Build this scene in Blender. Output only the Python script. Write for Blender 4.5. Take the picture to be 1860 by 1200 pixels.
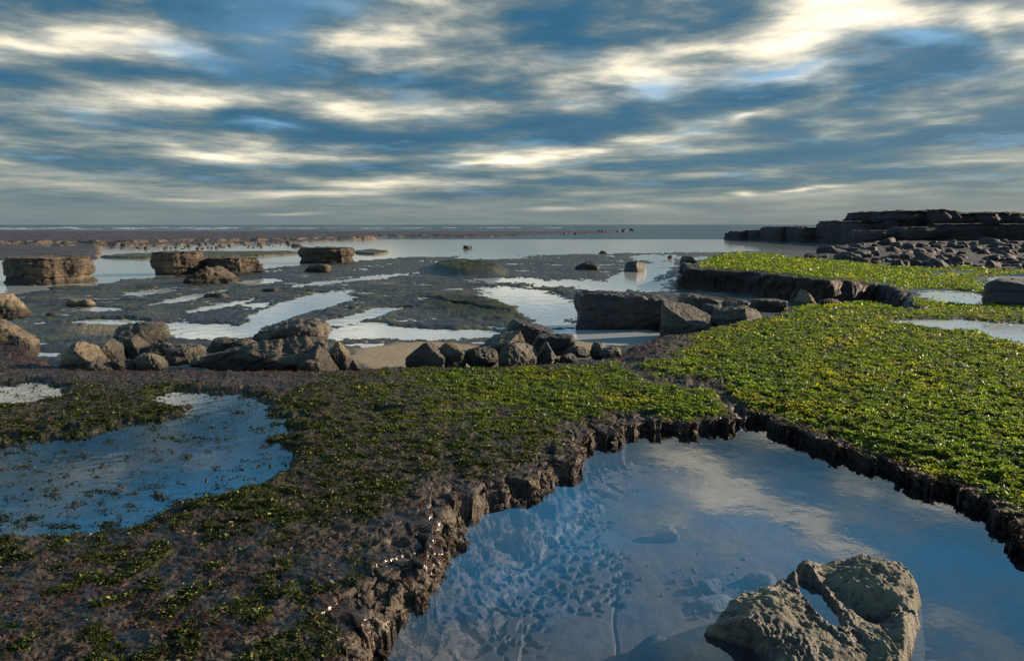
import bpy, bmesh, math, random
import numpy as np
from math import radians as R
for o in list(bpy.data.objects): bpy.data.objects.remove(o)
scene = bpy.context.scene
C = scene.collection
F = 1280.0                      # focal length in photo pixels (1860 wide)
CAMH = 1.5
TH = math.atan(192/F)
CT, ST = math.cos(TH), math.sin(TH)
SUN_AZ, SUN_EL = R(74), R(19)   # clockwise from +Y (view direction); low, from the right

# ------------------------------------------------------------------ camera
cam_d = bpy.data.cameras.new('camera'); cam = bpy.data.objects.new('camera', cam_d); C.objects.link(cam)
cam.location = (0, 0, CAMH); cam.rotation_euler = (math.pi/2-TH, 0, 0)
cam_d.sensor_width = 36; cam_d.lens = 36*F/1860; cam_d.clip_start = .05; cam_d.clip_end = 40000
scene.camera = cam
scene.view_settings.view_transform = 'Standard'; scene.view_settings.look = 'None'
scene.view_settings.gamma = 1; scene.view_settings.exposure = 0.78

# ------------------------------------------------------------------ sun
sd = bpy.data.lights.new('sun', 'SUN'); sd.energy = 5.0; sd.angle = R(0.6); sd.color = (1.0, .80, .56)
sun = bpy.data.objects.new('sun', sd); C.objects.link(sun)
sun.rotation_euler = (math.pi/2-SUN_EL, 0, math.pi-SUN_AZ)

def px_dir(px, py):
    u = (px-930)/F; v = (600-py)/F
    d = np.array([u, CT+v*ST, -ST+v*CT]); return d/np.linalg.norm(d)

# ------------------------------------------------------------------ world: Nishita sky behind broken cloud
def build_world():
    w = bpy.data.worlds.new('World'); scene.world = w; w.use_nodes = True
    nt = w.node_tree; nt.nodes.clear(); N = nt.nodes.new; L = nt.links.new
    def math_(op, a, b=None, c=None, clamp=False):
        n = N('ShaderNodeMath'); n.operation = op; n.use_clamp = clamp
        for i, v in enumerate((a, b, c)):
            if v is None: continue
            if isinstance(v, (int, float)): n.inputs[i].default_value = v
            else: L(v, n.inputs[i])
        return n.outputs[0]
    out = N('ShaderNodeOutputWorld')
    sky = N('ShaderNodeTexSky'); sky.sky_type = 'NISHITA'; sky.sun_disc = False
    sky.sun_elevation = SUN_EL; sky.sun_rotation = SUN_AZ
    tc = N('ShaderNodeTexCoord'); sp = N('ShaderNodeSeparateXYZ'); L(tc.outputs['Generated'], sp.inputs[0])
    x, y, z = sp.outputs
    az = math_('ARCTAN2', x, y); el = math_('ARCSINE', z)
    AE = N('ShaderNodeCombineXYZ'); L(az, AE.inputs[0]); L(el, AE.inputs[1])
    zz = math_('ADD', math_('MAXIMUM', z, 0.0), 0.09)
    cp = N('ShaderNodeCombineXYZ'); L(math_('DIVIDE', x, zz), cp.inputs[0]); L(math_('DIVIDE', y, zz), cp.inputs[1])
    def noise(vec, scale, detail, rough, dist=0, sx=1, sy=1, rot=0, off=(0, 0, 0)):
        m = N('ShaderNodeMapping'); L(vec, m.inputs[0]); m.inputs['Scale'].default_value = (sx, sy, 1)
        m.inputs['Rotation'].default_value = (0, 0, rot); m.inputs['Location'].default_value = off
        n = N('ShaderNodeTexNoise'); L(m.outputs[0], n.inputs['Vector'])
        n.inputs['Scale'].default_value = scale; n.inputs['Detail'].default_value = detail
        n.inputs['Roughness'].default_value = rough; n.inputs['Distortion'].default_value = dist
        return n
    lg = math_('LOGARITHM', math_('ADD', math_('MAXIMUM', el, 0), .12), 2.718)
    cp3 = N('ShaderNodeCombineXYZ'); L(az, cp3.inputs[0]); L(lg, cp3.inputs[1])
    # warp of the cloud-bank positions
    wn = noise(cp3.outputs[0], 1., 5, .52, 0, 8, 8)
    wv = N('ShaderNodeVectorMath'); wv.operation = 'SUBTRACT'; L(wn.outputs['Color'], wv.inputs[0]); wv.inputs[1].default_value = (.5, .5, .5)
    wz = N('ShaderNodeVectorMath'); wz.operation = 'MULTIPLY'; L(wv.outputs[0], wz.inputs[0]); wz.inputs[1].default_value = (.22, .085, 0)
    # warp shrinks toward the horizon
    wf = N('ShaderNodeVectorMath'); wf.operation = 'SCALE'; L(wz.outputs[0], wf.inputs[0])
    L(math_('MULTIPLY_ADD', math_('MINIMUM', math_('MAXIMUM', el, 0), .5), 2.8, .12), wf.inputs['Scale'])
    AW = N('ShaderNodeVectorMath'); AW.operation = 'ADD'; L(AE.outputs[0], AW.inputs[0]); L(wf.outputs[0], AW.inputs[1])
    # (px, py, half-width, half-height, tilt deg, amount): bright gaps +, dark banks -
    B = [(180,60,260,60,12,.30),(300,45,90,50,25,.18),(60,150,120,30,5,-.12),(240,130,170,22,0,-.22),(340,110,90,18,8,.22),
         (90,230,150,18,6,.10),(370,185,150,20,2,.32),(470,60,180,90,0,-.26),(420,20,120,40,0,-.18),(640,190,130,26,0,.22),(700,100,160,50,-8,.22),
         (745,130,110,26,-3,-.28),(860,165,180,22,4,-.24),(560,235,260,24,1,-.36),(240,232,120,14,0,-.2),(370,280,90,16,8,.32),
         (200,300,200,18,0,-.22),(560,308,230,16,0,-.22),(690,332,140,14,-5,.40),(540,350,170,8,0,.30),(850,298,160,6,-4,.26),
         (330,362,120,5,0,.22),(520,389,60,4,0,.22),(800,345,180,10,0,-.08),(60,320,120,14,0,-.12),
         (1010,50,120,60,0,-.20),(1150,30,200,60,0,-.18),(1300,95,200,50,-6,.34),(1130,125,170,36,12,.26),(960,110,80,40,0,.22),(1500,60,220,60,-10,.24),
         (1620,10,220,24,6,.34),(1800,60,40,60,0,.30),(1430,140,160,10,-6,.22),(1175,165,60,16,-4,.38),(1540,205,160,40,-22,-.20),
         (1720,60,90,36,10,-.28),(1700,120,170,44,0,-.30),(1380,170,130,24,-4,-.34),(1200,205,230,26,-3,-.30),(1020,225,200,26,0,-.30),
         (1150,255,170,16,-8,.34),(1370,212,70,10,-14,.28),(1510,232,70,10,0,.40),(1500,170,30,30,0,.24),(1720,214,120,12,-6,.32),(1810,150,80,20,0,.14),
         (1620,262,330,22,-7,-.40),(1830,250,120,30,0,-.26),(1200,300,260,14,-3,-.22),(1500,322,380,14,-3,-.26),(1460,343,90,5,-4,.38),
         (1350,348,30,6,0,.34),(985,285,120,10,-4,.22),(1020,330,200,12,0,-.16),(1000,381,70,4,0,.22),(1140,375,80,4,0,.16),
         (1700,350,240,16,0,-.14),(1780,290,120,8,-3,.10)]
    def mirror(px, py): return (px, py)
    RB = [(1310,880,170,40,12,.55),(1480,955,170,36,20,.50),(1600,870,90,30,10,.25),(1120,870,150,60,0,-.12),(1650,900,220,60,10,.10),(1760,1050,220,100,0,.02),(1000,1080,330,120,0,-.25),(1500,1000,120,30,10,.2),
          (270,805,90,30,-20,.22),(150,790,300,50,0,-.30),(430,850,150,80,0,-.35),(90,900,200,100,0,-.16),(400,730,120,18,0,.12),(50,712,140,20,0,.2),(1700,1180,300,70,0,.06)]
    acc = None
    def blob(a, e, sa, se, tilt, amt):
        nonlocal acc
        m = N('ShaderNodeMapping'); m.vector_type = 'TEXTURE'; L(AW.outputs[0], m.inputs[0])
        m.inputs['Location'].default_value = (a, e, 0); m.inputs['Rotation'].default_value = (0, 0, tilt)
        m.inputs['Scale'].default_value = (sa, se, 1)
        g = N('ShaderNodeTexGradient'); g.gradient_type = 'SPHERICAL'; L(m.outputs[0], g.inputs[0])
        s = math_('SMOOTH_MIN', g.outputs['Fac'], .85, .3)
        s = math_('MULTIPLY', s, g.outputs['Fac'])
        acc = math_('MULTIPLY_ADD', s, amt*2.0, acc if acc is not None else 0.0)
    for px, py, w_, h_, t, amt in B:
        d = px_dir(px, py); a = math.atan2(d[0], d[1]); e = math.asin(d[2])
        blob(a, e, w_*1.55/F*math.cos(a)**1.0, h_*1.75/F, R(-t), amt)
    for px, py, w_, h_, t, amt in RB:
        d = px_dir(px, py); a = math.atan2(d[0], d[1]); e = -math.asin(d[2])
        blob(a, e, w_*1.4/F, h_*1.5/F, R(t), amt)
    n1 = noise(cp.outputs[0], .75, 6, .50, .2, 1, 1.15, .15, (3.1, 7.7, 0))
    z2 = math_('ADD', math_('MAXIMUM', z, 0.0), 0.26)
    cp2 = N('ShaderNodeCombineXYZ'); L(math_('DIVIDE', x, z2), cp2.inputs[0]); L(math_('DIVIDE', math_('MULTIPLY', z, 2.6), z2), cp2.inputs[1]); L(math_('MULTIPLY', y, .6), cp2.inputs[2])
    n2 = noise(cp2.outputs[0], 4.2, 7, .58, .35, .8, 1.25, -.1, (1, 2, 0))
    n3 = noise(cp3.outputs[0], 1., 8, .54, .12, 5.2, 7.4, .0, (4.3, 1.1, 0))
    n4 = noise(cp3.outputs[0], 1., 6, .58, 0, 13, 19, .0, (7.7, 3.3, 0))
    hz = N('ShaderNodeMapRange'); L(el, hz.inputs['Value'])
    hz.inputs['From Min'].default_value = .004; hz.inputs['From Max'].default_value = .07; hz.interpolation_type = 'SMOOTHSTEP'
    amp = math_('MULTIPLY_ADD', hz.outputs[0], .85, .10)
    nn = math_('ADD', math_('MULTIPLY', math_('SUBTRACT', n1.outputs['Fac'], .5), .25), math_('MULTIPLY', math_('SUBTRACT', n3.outputs['Fac'], .5), 1.65)) 
    nn = math_('ADD', nn, math_('MULTIPLY', math_('SUBTRACT', n2.outputs['Fac'], .5), .25))
    nn = math_('ADD', nn, math_('MULTIPLY', math_('SUBTRACT', n4.outputs['Fac'], .5), .55))
    s = math_('ADD', math_('MULTIPLY_ADD', nn, amp, .475), math_('MULTIPLY', acc, .56))
    hi = N('ShaderNodeMapRange'); L(el, hi.inputs['Value']); hi.inputs['From Min'].default_value = .60; hi.inputs['From Max'].default_value = .95; hi.inputs['To Max'].default_value = -.16
    s = math_('ADD', s, hi.outputs[0], clamp=True)
    rp = N('ShaderNodeValToRGB'); L(s, rp.inputs[0]); cr = rp.color_ramp
    stops = [(0, (.007, .072, .145)), (.20, (.014, .092, .170)), (.34, (.052, .113, .158)), (.47, (.130, .176, .192)), (.60, (.27, .29, .265)),
             (.72, (.50, .48, .40)), (.86, (.86, .77, .57)), (1, (.98, .92, .76))]
    while len(cr.elements) < len(stops): cr.elements.new(.5)
    for e_, (p, c) in zip(cr.elements, stops): e_.position = p; e_.color = (*c, 1)
    # clear pale blue showing where the cloud is torn
    gapn = noise(cp.outputs[0], 1.7, 5, .6, 0, 1, 1, 0, (9, 4, 0))
    gm = N('ShaderNodeMapRange'); L(gapn.outputs['Fac'], gm.inputs['Value']); gm.inputs['From Min'].default_value = .55; gm.inputs['From Max'].default_value = .72
    gmx = math_('MULTIPLY', gm.outputs[0], .35)
    ov = N('ShaderNodeMapRange'); L(el, ov.inputs['Value']); ov.inputs['From Min'].default_value = .29; ov.inputs['From Max'].default_value = .40; ov.inputs['To Max'].default_value = 1.1
    ov2 = N('ShaderNodeMapRange'); L(el, ov2.inputs['Value']); ov2.inputs['From Min'].default_value = .42; ov2.inputs['From Max'].default_value = .64; ov2.inputs['To Min'].default_value = 1.; ov2.inputs['To Max'].default_value = .12
    ovm = math_('MULTIPLY', ov.outputs[0], ov2.outputs[0])
    ovm = math_('MULTIPLY', ovm, math_('SUBTRACT', 1.15, s), clamp=True)
    gmx = math_('MULTIPLY', gmx, hz.outputs[0])
    clouds_acc = acc; acc = None
    for px, py, w_, h_, t, amt in [(1180,166,60,18,-4,.5),(1430,130,150,16,-6,.42),(335,108,90,18,6,.40),(1690,48,60,16,5,.4),(480,228,70,9,0,.35),(470,50,120,90,0,.22),(590,8,90,20,0,.25),(1260,240,60,8,0,.2)]:
        d = px_dir(px, py); a = math.atan2(d[0], d[1]); e = math.asin(d[2])
        blob(a, e, w_*1.5/F, h_*1.6/F, R(-t), amt)
    gmx = math_('ADD', gmx, acc, clamp=True)
    mx = N('ShaderNodeMix'); mx.data_type = 'RGBA'; L(gmx, mx.inputs['Factor']); L(rp.outputs[0], mx.inputs['A']); mx.inputs['B'].default_value = (.20, .40, .60, 1)
    mx2 = N('ShaderNodeMix'); mx2.data_type = 'RGBA'; L(ovm, mx2.inputs['Factor']); L(mx.outputs['Result'], mx2.inputs['A']); mx2.inputs['B'].default_value = (.07, .42, .80, 1)
    b1 = N('ShaderNodeBackground'); L(mx2.outputs['Result'], b1.inputs[0]); b1.inputs[1].default_value = 0.74
    b2 = N('ShaderNodeBackground'); L(sky.outputs[0], b2.inputs[0]); b2.inputs[1].default_value = .1
    ms = N('ShaderNodeMixShader'); ms.inputs[0].default_value = .92; L(b2.outputs[0], ms.inputs[1]); L(b1.outputs[0], ms.inputs[2])
    L(ms.outputs[0], out.inputs[0])
    w.cycles.sampling_method = 'MANUAL'; w.cycles.sample_map_resolution = 512
build_world()

# ------------------------------------------------------------------ numpy noise
def _h(ix, iy, seed):
    h = (ix.astype(np.uint32)*np.uint32(374761393) + iy.astype(np.uint32)*np.uint32(668265263) + np.uint32((seed*2246822519) & 0xffffffff))
    h = (h ^ (h >> np.uint32(13)))*np.uint32(1274126177); return h ^ (h >> np.uint32(16))
def _hf(ix, iy, seed): return (_h(ix, iy, seed) & np.uint32(0xffffff)).astype(np.float32)/np.float32(0xffffff)
def noise2(x, y, seed=0):
    x = np.asarray(x, np.float64); y = np.asarray(y, np.float64)
    xi = np.floor(x).astype(np.int64); yi = np.floor(y).astype(np.int64)
    fx = (x-xi).astype(np.float32); fy = (y-yi).astype(np.float32)
    u = fx*fx*fx*(fx*(fx*6-15)+10); v = fy*fy*fy*(fy*(fy*6-15)+10)
    def g(ox, oy):
        a = _hf((xi+ox), (yi+oy), seed)*np.float32(6.28318)
        return np.cos(a)*(fx-ox)+np.sin(a)*(fy-oy)
    a = g(0, 0); b = g(1, 0); c = g(0, 1); d = g(1, 1)
    return (a+(b-a)*u+((c+(d-c)*u)-(a+(b-a)*u))*v)*1.4
def fbm2(x, y, oct=4, seed=0, gain=.5):
    s = 0; a = 1; t = 0
    for i in range(oct):
        s = s+a*noise2(x*2**i+i*17.3, y*2**i-i*9.1, seed+i); t += a; a *= gain
    return s/t*1.35
def ridge2(x, y, oct=3, seed=0):
    s = 0; a = 1; t = 0
    for i in range(oct): s = s+a*(1-2*np.abs(noise2(x*2**i+5.7*i, y*2**i, seed+i))); t += a; a *= .5
    return s/t
def worley2(x, y, seed=0, jit=1.0):
    xi = np.floor(x).astype(np.int64); yi = np.floor(y).astype(np.int64)
    f1 = np.full(x.shape, 9., np.float32); f2 = f1.copy(); cid = np.zeros(x.shape, np.float32)
    for ox in (-1, 0, 1):
        for oy in (-1, 0, 1):
            a = _hf(xi+ox, yi+oy, seed); b = _hf(xi+ox, yi+oy, seed+7); c = _hf(xi+ox, yi+oy, seed+13)
            d = np.hypot(xi+ox+.5+(a-.5)*jit-x, yi+oy+.5+(b-.5)*jit-y)
            m = d < f1; f2 = np.where(m, f1, np.minimum(f2, d)); cid = np.where(m, c, cid); f1 = np.where(m, d, f1)
    return f1, f2, cid
def noise3(p, seed=0):
    # 3-D value noise as three crossed gradient planes: cheap and isotropic enough for rock
    x, y, z = p[:, 0], p[:, 1], p[:, 2]
    return (noise2(x+z*.37, y-z*.61, seed)+noise2(y+x*.41+3.3, z-x*.33, seed+31)+noise2(z-y*.29+8.1, x+y*.47, seed+57))*.58
def fbm3(p, oct=4, seed=0, gain=.5):
    s = 0; a = 1; t = 0
    for i in range(oct): s = s+a*noise3(p*2**i+i*11.3, seed+i*3); t += a; a *= gain
    return s/t*1.3
def sstep(a, b, x):
    t = np.clip((x-a)/(b-a), 0, 1); return t*t*(3-2*t)
def lerp(a, b, t): return a+(b-a)*t

# ------------------------------------------------------------------ photo pixel <-> world
def unproj(px, py, z=0.0):
    px = np.asarray(px, float); py = np.asarray(py, float)
    u = (px-930)/F; v = (600-py)/F
    dx, dy, dz = u, CT+v*ST, -ST+v*CT
    t = (z-CAMH)/dz
    return dx*t, dy*t
def proj(X, Y, Z):
    h = CAMH-Z; dep = Y*CT+h*ST; up = Y*ST-h*CT
    return 930+F*X/dep, 600-F*up/dep
def poly_sd(poly, X, Y):
    """signed distance, negative inside"""
    P = np.asarray(poly, float); n = len(P)
    d2 = np.full(X.shape, 1e18); ins = np.zeros(X.shape, bool)
    for i in range(n):
        ax, ay = P[i]; bx, by = P[(i+1) % n]; ex, ey = bx-ax, by-ay
        t = np.clip(((X-ax)*ex+(Y-ay)*ey)/(ex*ex+ey*ey+1e-12), 0, 1)
        d2 = np.minimum(d2, (X-ax-ex*t)**2+(Y-ay-ey*t)**2)
        if ay != by:
            c = ((ay > Y) != (by > Y)) & (X < (bx-ax)*(Y-ay)/(by-ay)+ax); ins ^= c
    d = np.sqrt(d2); return np.where(ins, -d, d)
def wpoly(pts, z): 
    a = np.array(pts, float); x, y = unproj(a[:, 0], a[:, 1], z); return np.stack([x, y], 1)
def ell(px, py, cx, cy, rx, ry, rot=0):
    c, s = math.cos(R(rot)), math.sin(R(rot)); dx = px-cx; dy = py-cy
    return 1-np.sqrt(((dx*c+dy*s)/rx)**2+((-dx*s+dy*c)/ry)**2)

# ------------------------------------------------------------------ mesh helper
def new_mesh(name, V, Q=None, mat=None, smooth=True, attrs=None, fattrs=None, T=None):
    me = bpy.data.meshes.new(name); V = np.asarray(V, np.float32)
    me.vertices.add(len(V)); me.vertices.foreach_set('co', V.ravel())
    faces = []; k = 4
    if Q is not None: F_ = np.asarray(Q, np.int32); k = 4
    else: F_ = np.asarray(T, np.int32); k = 3
    n = len(F_); me.loops.add(n*k); me.loops.foreach_set('vertex_index', F_.ravel())
    me.polygons.add(n); me.polygons.foreach_set('loop_start', np.arange(0, n*k, k, dtype=np.int32))
    me.polygons.foreach_set('loop_total', np.full(n, k, np.int32))
    me.polygons.foreach_set('use_smooth', np.full(n, smooth, bool))
    me.update(calc_edges=True)
    for nm, A in (attrs or {}).items():
        at = me.attributes.new(nm, 'FLOAT_COLOR', 'POINT')
        A = np.asarray(A, np.float32)
        if A.shape[1] == 3: A = np.concatenate([A, np.ones((len(A), 1), np.float32)], 1)
        at.data.foreach_set('color', A.ravel())
    if mat: me.materials.append(mat)
    return me
def link(name, me, label=None, cat=None, group=None, kind=None, loc=(0, 0, 0), rz=0, parent=None):
    o = bpy.data.objects.new(name, me); C.objects.link(o); o.location = loc; o.rotation_euler = (0, 0, rz)
    if label: o['label'] = label
    if cat: o['category'] = cat
    if group: o['group'] = group
    if kind: o['kind'] = kind
    if parent: o.parent = parent
    return o
def grid_quads(nr, nc):
    i = np.arange(nr*nc).reshape(nr, nc)
    return np.stack([i[:-1, :-1], i[:-1, 1:], i[1:, 1:], i[1:, :-1]], -1).reshape(-1, 4)

# ------------------------------------------------------------------ materials
class NB:
    def __init__(s, name):
        s.m = bpy.data.materials.new(name); s.m.use_nodes = True; s.nt = s.m.node_tree; s.nt.nodes.clear()
        s.out = s.n('ShaderNodeOutputMaterial')
    def n(s, t, **k):
        x = s.nt.nodes.new(t)
        for a, b in k.items(): setattr(x, a, b)
        return x
    def set(s, n, i, v):
        if hasattr(v, 'is_output'): s.nt.links.new(v, n.inputs[i])
        else: n.inputs[i].default_value = v
    def noise(s, scale, detail=4, rough=.55, vec=None, dist=0, out='Fac'):
        n = s.n('ShaderNodeTexNoise'); s.set(n, 'Scale', scale); s.set(n, 'Detail', detail); s.set(n, 'Roughness', rough); s.set(n, 'Distortion', dist)
        if vec is not None: s.set(n, 'Vector', vec)
        return n.outputs[out]
    def voro(s, scale, vec=None, feature='F1', out='Distance', rnd=1):
        n = s.n('ShaderNodeTexVoronoi', feature=feature); s.set(n, 'Scale', scale); s.set(n, 'Randomness', rnd)
        if vec is not None: s.set(n, 'Vector', vec)
        return n.outputs[out]
    def ramp(s, f, stops):
        n = s.n('ShaderNodeValToRGB'); s.set(n, 0, f); cr = n.color_ramp
        while len(cr.elements) < len(stops): cr.elements.new(.5)
        for e, (p, c) in zip(cr.elements, stops):
            e.position = p; e.color = (*c, 1) if isinstance(c, tuple) else (c, c, c, 1)
        return n.outputs[0]
    def math(s, op, a, b=0.0, c=0.0, clamp=False):
        n = s.n('ShaderNodeMath', operation=op, use_clamp=clamp); s.set(n, 0, a); s.set(n, 1, b); s.set(n, 2, c); return n.outputs[0]
    def mr(s, v, a, b, c=0., d=1.):
        n = s.n('ShaderNodeMapRange'); s.set(n, 'Value', v); s.set(n, 'From Min', a); s.set(n, 'From Max', b); s.set(n, 'To Min', c); s.set(n, 'To Max', d); return n.outputs[0]
    def mix(s, f, a, b, blend='MIX'):
        n = s.n('ShaderNodeMix', data_type='RGBA', blend_type=blend); s.set(n, 'Factor', f)
        for k, v in (('A', a), ('B', b)):
            s.set(n, k, (*v, 1) if isinstance(v, tuple) and len(v) == 3 else v)
        return n.outputs['Result']
    def bump(s, h, dist, strength=1., normal=None):
        n = s.n('ShaderNodeBump'); s.set(n, 'Height', h); s.set(n, 'Distance', dist); s.set(n, 'Strength', strength)
        if normal is not None: s.set(n, 'Normal', normal)
        return n.outputs[0]
    def obj(s): return s.n('ShaderNodeTexCoord').outputs['Object']
    def geo(s, o='Position'): return s.n('ShaderNodeNewGeometry').outputs[o]
    def attr(s, name):
        a = s.n('ShaderNodeAttribute'); a.attribute_name = name; return a
    def sep(s, v):
        n = s.n('ShaderNodeSeparateXYZ'); s.set(n, 0, v); return n.outputs
    def scalev(s, v, sc):
        n = s.n('ShaderNodeVectorMath', operation='MULTIPLY'); s.set(n, 0, v); s.set(n, 1, sc); return n.outputs[0]
    def pbsdf(s, col, rough=.6, normal=None, spec=.5, **k):
        n = s.n('ShaderNodeBsdfPrincipled'); s.set(n, 'Base Color', (*col, 1) if isinstance(col, tuple) else col); s.set(n, 'Roughness', rough)
        s.set(n, 'Specular IOR Level', spec)
        if normal is not None: s.set(n, 'Normal', normal)
        for a, b in k.items(): s.set(n, a.replace('_', ' '), b)
        return n.outputs[0]
    def done(s, sh): s.nt.links.new(sh, s.out.inputs[0]); return s.m

def rock_mat(name, cA, cB, cD, wet=.5, scale=1.0, weed=.0):
    b = NB(name); P = b.obj(); oi = b.n('ShaderNodeObjectInfo')
    off = b.n('ShaderNodeVectorMath', operation='ADD'); b.set(off, 0, P)
    cx = b.n('ShaderNodeCombineXYZ'); b.set(cx, 0, b.math('MULTIPLY', oi.outputs['Random'], 37.)); b.set(cx, 1, b.math('MULTIPLY', oi.outputs['Random'], 11.)); b.set(off, 1, cx.outputs[0])
    V = off.outputs[0]
    n1 = b.noise(2.2*scale, 6, .6, V); n2 = b.noise(14*scale, 5, .65, V); n3 = b.noise(60*scale, 3, .6, V)
    st = b.noise(3*scale, 4, .6, b.scalev(V, (.5, .5, 5.)))
    c = b.mix(b.mr(n1, .38, .62), cA, cB)
    c = b.mix(b.math('MULTIPLY', b.mr(st, .5, .68), .55), c, cD)
    c = b.mix(b.mr(n2, .52, .70, 0, .7), c, cD)
    sp = b.voro(26*scale, V); c = b.mix(b.mr(sp, .22, .05, 0, .6), c, tuple(min(1, x*1.9+.04) for x in cA))
    c = b.mix(b.mr(b.math('MULTIPLY', n3, n1), .34, .42, 0, .4), c, tuple(x*.45 for x in cD))
    c = b.mix(b.mr(oi.outputs['Random'], 0, 1, 0, .35), c, cD)
    if weed:
        gz = b.sep(b.geo('Normal'))[2]
        c = b.mix(b.math('MULTIPLY', b.math('MULTIPLY', b.mr(gz, .3, .8), b.mr(n1, .45, .6)), weed), c, (.05, .065, .015))
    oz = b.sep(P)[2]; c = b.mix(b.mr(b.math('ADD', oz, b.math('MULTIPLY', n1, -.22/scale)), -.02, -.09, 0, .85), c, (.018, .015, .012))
    h = b.math('ADD', b.math('MULTIPLY', n2, .6), b.math('ADD', b.math('MULTIPLY', n3, .25), b.math('MULTIPLY', b.mr(b.voro(11*scale, V), 0, .35), .25)))
    nr = b.bump(h, .06/scale, 1.)
    rg = b.mr(n2, .3, .7, .85-wet*.3, .85-wet*.75)
    return b.done(b.pbsdf(c, rg, nr, .5))
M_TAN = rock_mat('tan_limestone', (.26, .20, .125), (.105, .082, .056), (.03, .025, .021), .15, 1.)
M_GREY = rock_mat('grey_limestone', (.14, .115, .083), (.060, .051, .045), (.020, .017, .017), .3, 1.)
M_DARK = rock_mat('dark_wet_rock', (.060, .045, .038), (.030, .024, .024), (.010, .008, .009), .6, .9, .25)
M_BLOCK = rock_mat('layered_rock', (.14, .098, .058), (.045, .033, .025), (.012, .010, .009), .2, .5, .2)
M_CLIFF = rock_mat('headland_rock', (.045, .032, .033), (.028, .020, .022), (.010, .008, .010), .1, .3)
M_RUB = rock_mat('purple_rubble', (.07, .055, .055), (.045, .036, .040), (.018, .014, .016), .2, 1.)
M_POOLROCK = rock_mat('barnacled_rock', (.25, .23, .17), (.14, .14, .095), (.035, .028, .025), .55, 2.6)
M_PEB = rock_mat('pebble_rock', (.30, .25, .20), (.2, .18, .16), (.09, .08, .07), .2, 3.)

def ground_mat():
    b = NB('foreshore_rock'); P = b.geo()
    a = b.attr('mask'); r, g, s = b.sep(a.outputs['Vector']) if False else b.sep(a.outputs['Color'])
    a2 = b.attr('mask2'); pit, flat, wetm = b.sep(a2.outputs['Color'])
    n1 = b.noise(1.3, 6, .6, P); n2 = b.noise(9, 6, .65, P); n3 = b.noise(45, 4, .65, P); n4 = b.noise(.35, 4, .6, P)
    # bare wet brown-purple rock
    bare = b.ramp(n2, [(.3, (.008, .006, .005)), (.48, (.026, .0175, .013)), (.6, (.060, .040, .027)), (.75, (.16, .112, .07))])
    bare = b.mix(b.mr(n3, .55, .7, 0, .6), bare, (.16, .115, .075))
    # grey flats of the lower shelf, with olive film
    fl = b.ramp(n2, [(.3, (.007, .006, .007)), (.5, (.024, .021, .020)), (.7, (.080, .068, .052))])
    fl = b.mix(b.math('MULTIPLY', b.mr(n1, .48, .62), .75), fl, (.060, .066, .022))
    fl = b.mix(b.math('MULTIPLY', b.mr(n4, .54, .64), .4), fl, (.10, .072, .040))
    bare = b.mix(b.mr(b.noise(3.2, 5, .65, P), .44, .60, .75, 0), bare, (.020, .0125, .010))
    c = b.mix(flat, bare, fl)
    gr = b.ramp(n2, [(.3, (.006, .009, .003)), (.5, (.018, .026, .006)), (.7, (.05, .07, .010))])
    c = b.mix(r, c, gr)
    weed = b.ramp(n3, [(.3, (.010, .006, .006)), (.55, (.032, .018, .015)), (.75, (.085, .048, .034))])
    c = b.mix(g, c, weed)
    sand_sunlit = b.mix(b.mr(n2, .35, .65), (.30, .235, .155), (.22, .185, .135)); sand_sunlit = b.mix(b.mr(n3, .5, .7, 0, .4), sand_sunlit, (.15, .12, .09))
    c = b.mix(s, c, sand_sunlit)
    # pool floor: pale slab with dark bored pits
    pf = b.mix(b.mr(n1, .4, .62), (.135, .100, .072), (.080, .064, .054)); pf = b.mix(b.mr(n2, .5, .7, 0, .5), pf, (.032, .026, .023)); pf = b.mix(b.mr(n1, .58, .66, 0, .6), pf, (.06, .065, .038))
    vv = b.voro(15, b.n('ShaderNodeVectorMath', operation='ADD').outputs[0] if False else P)
    c = b.mix(b.mr(pit, 0, .3), c, b.mix(b.mr(pit, .38, .60), pf, (.006, .006, .008)))
    h = b.math('ADD', b.math('MULTIPLY', n2, .6), b.math('MULTIPLY', n3, .4))
    nr = b.bump(h, .03, b.math('MULTIPLY', b.mr(wetm, 0, 1, .9, .25), b.mr(pit, .1, .3, 1., .35)))
    rg = b.math('ADD', b.mr(n3, .35, .7, .78, .50), b.math('MULTIPLY', b.math('MULTIPLY', wetm, b.math('SUBTRACT', 1., b.math('MULTIPLY', flat, .62))), -.48))
    rg = b.math('MAXIMUM', rg, .10)
    rg = b.math('ADD', rg, b.math('ADD', b.math('MULTIPLY', s, .3), b.math('MULTIPLY', r, .35)))
    return b.done(b.pbsdf(c, rg, nr, b.math('MULTIPLY', b.mr(r, 0, 1, .5, .12), b.math('SUBTRACT', 1., b.math('MAXIMUM', b.math('MULTIPLY', flat, .6), b.math('MULTIPLY', g, .6))))))
M_GROUND = ground_mat()

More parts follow.
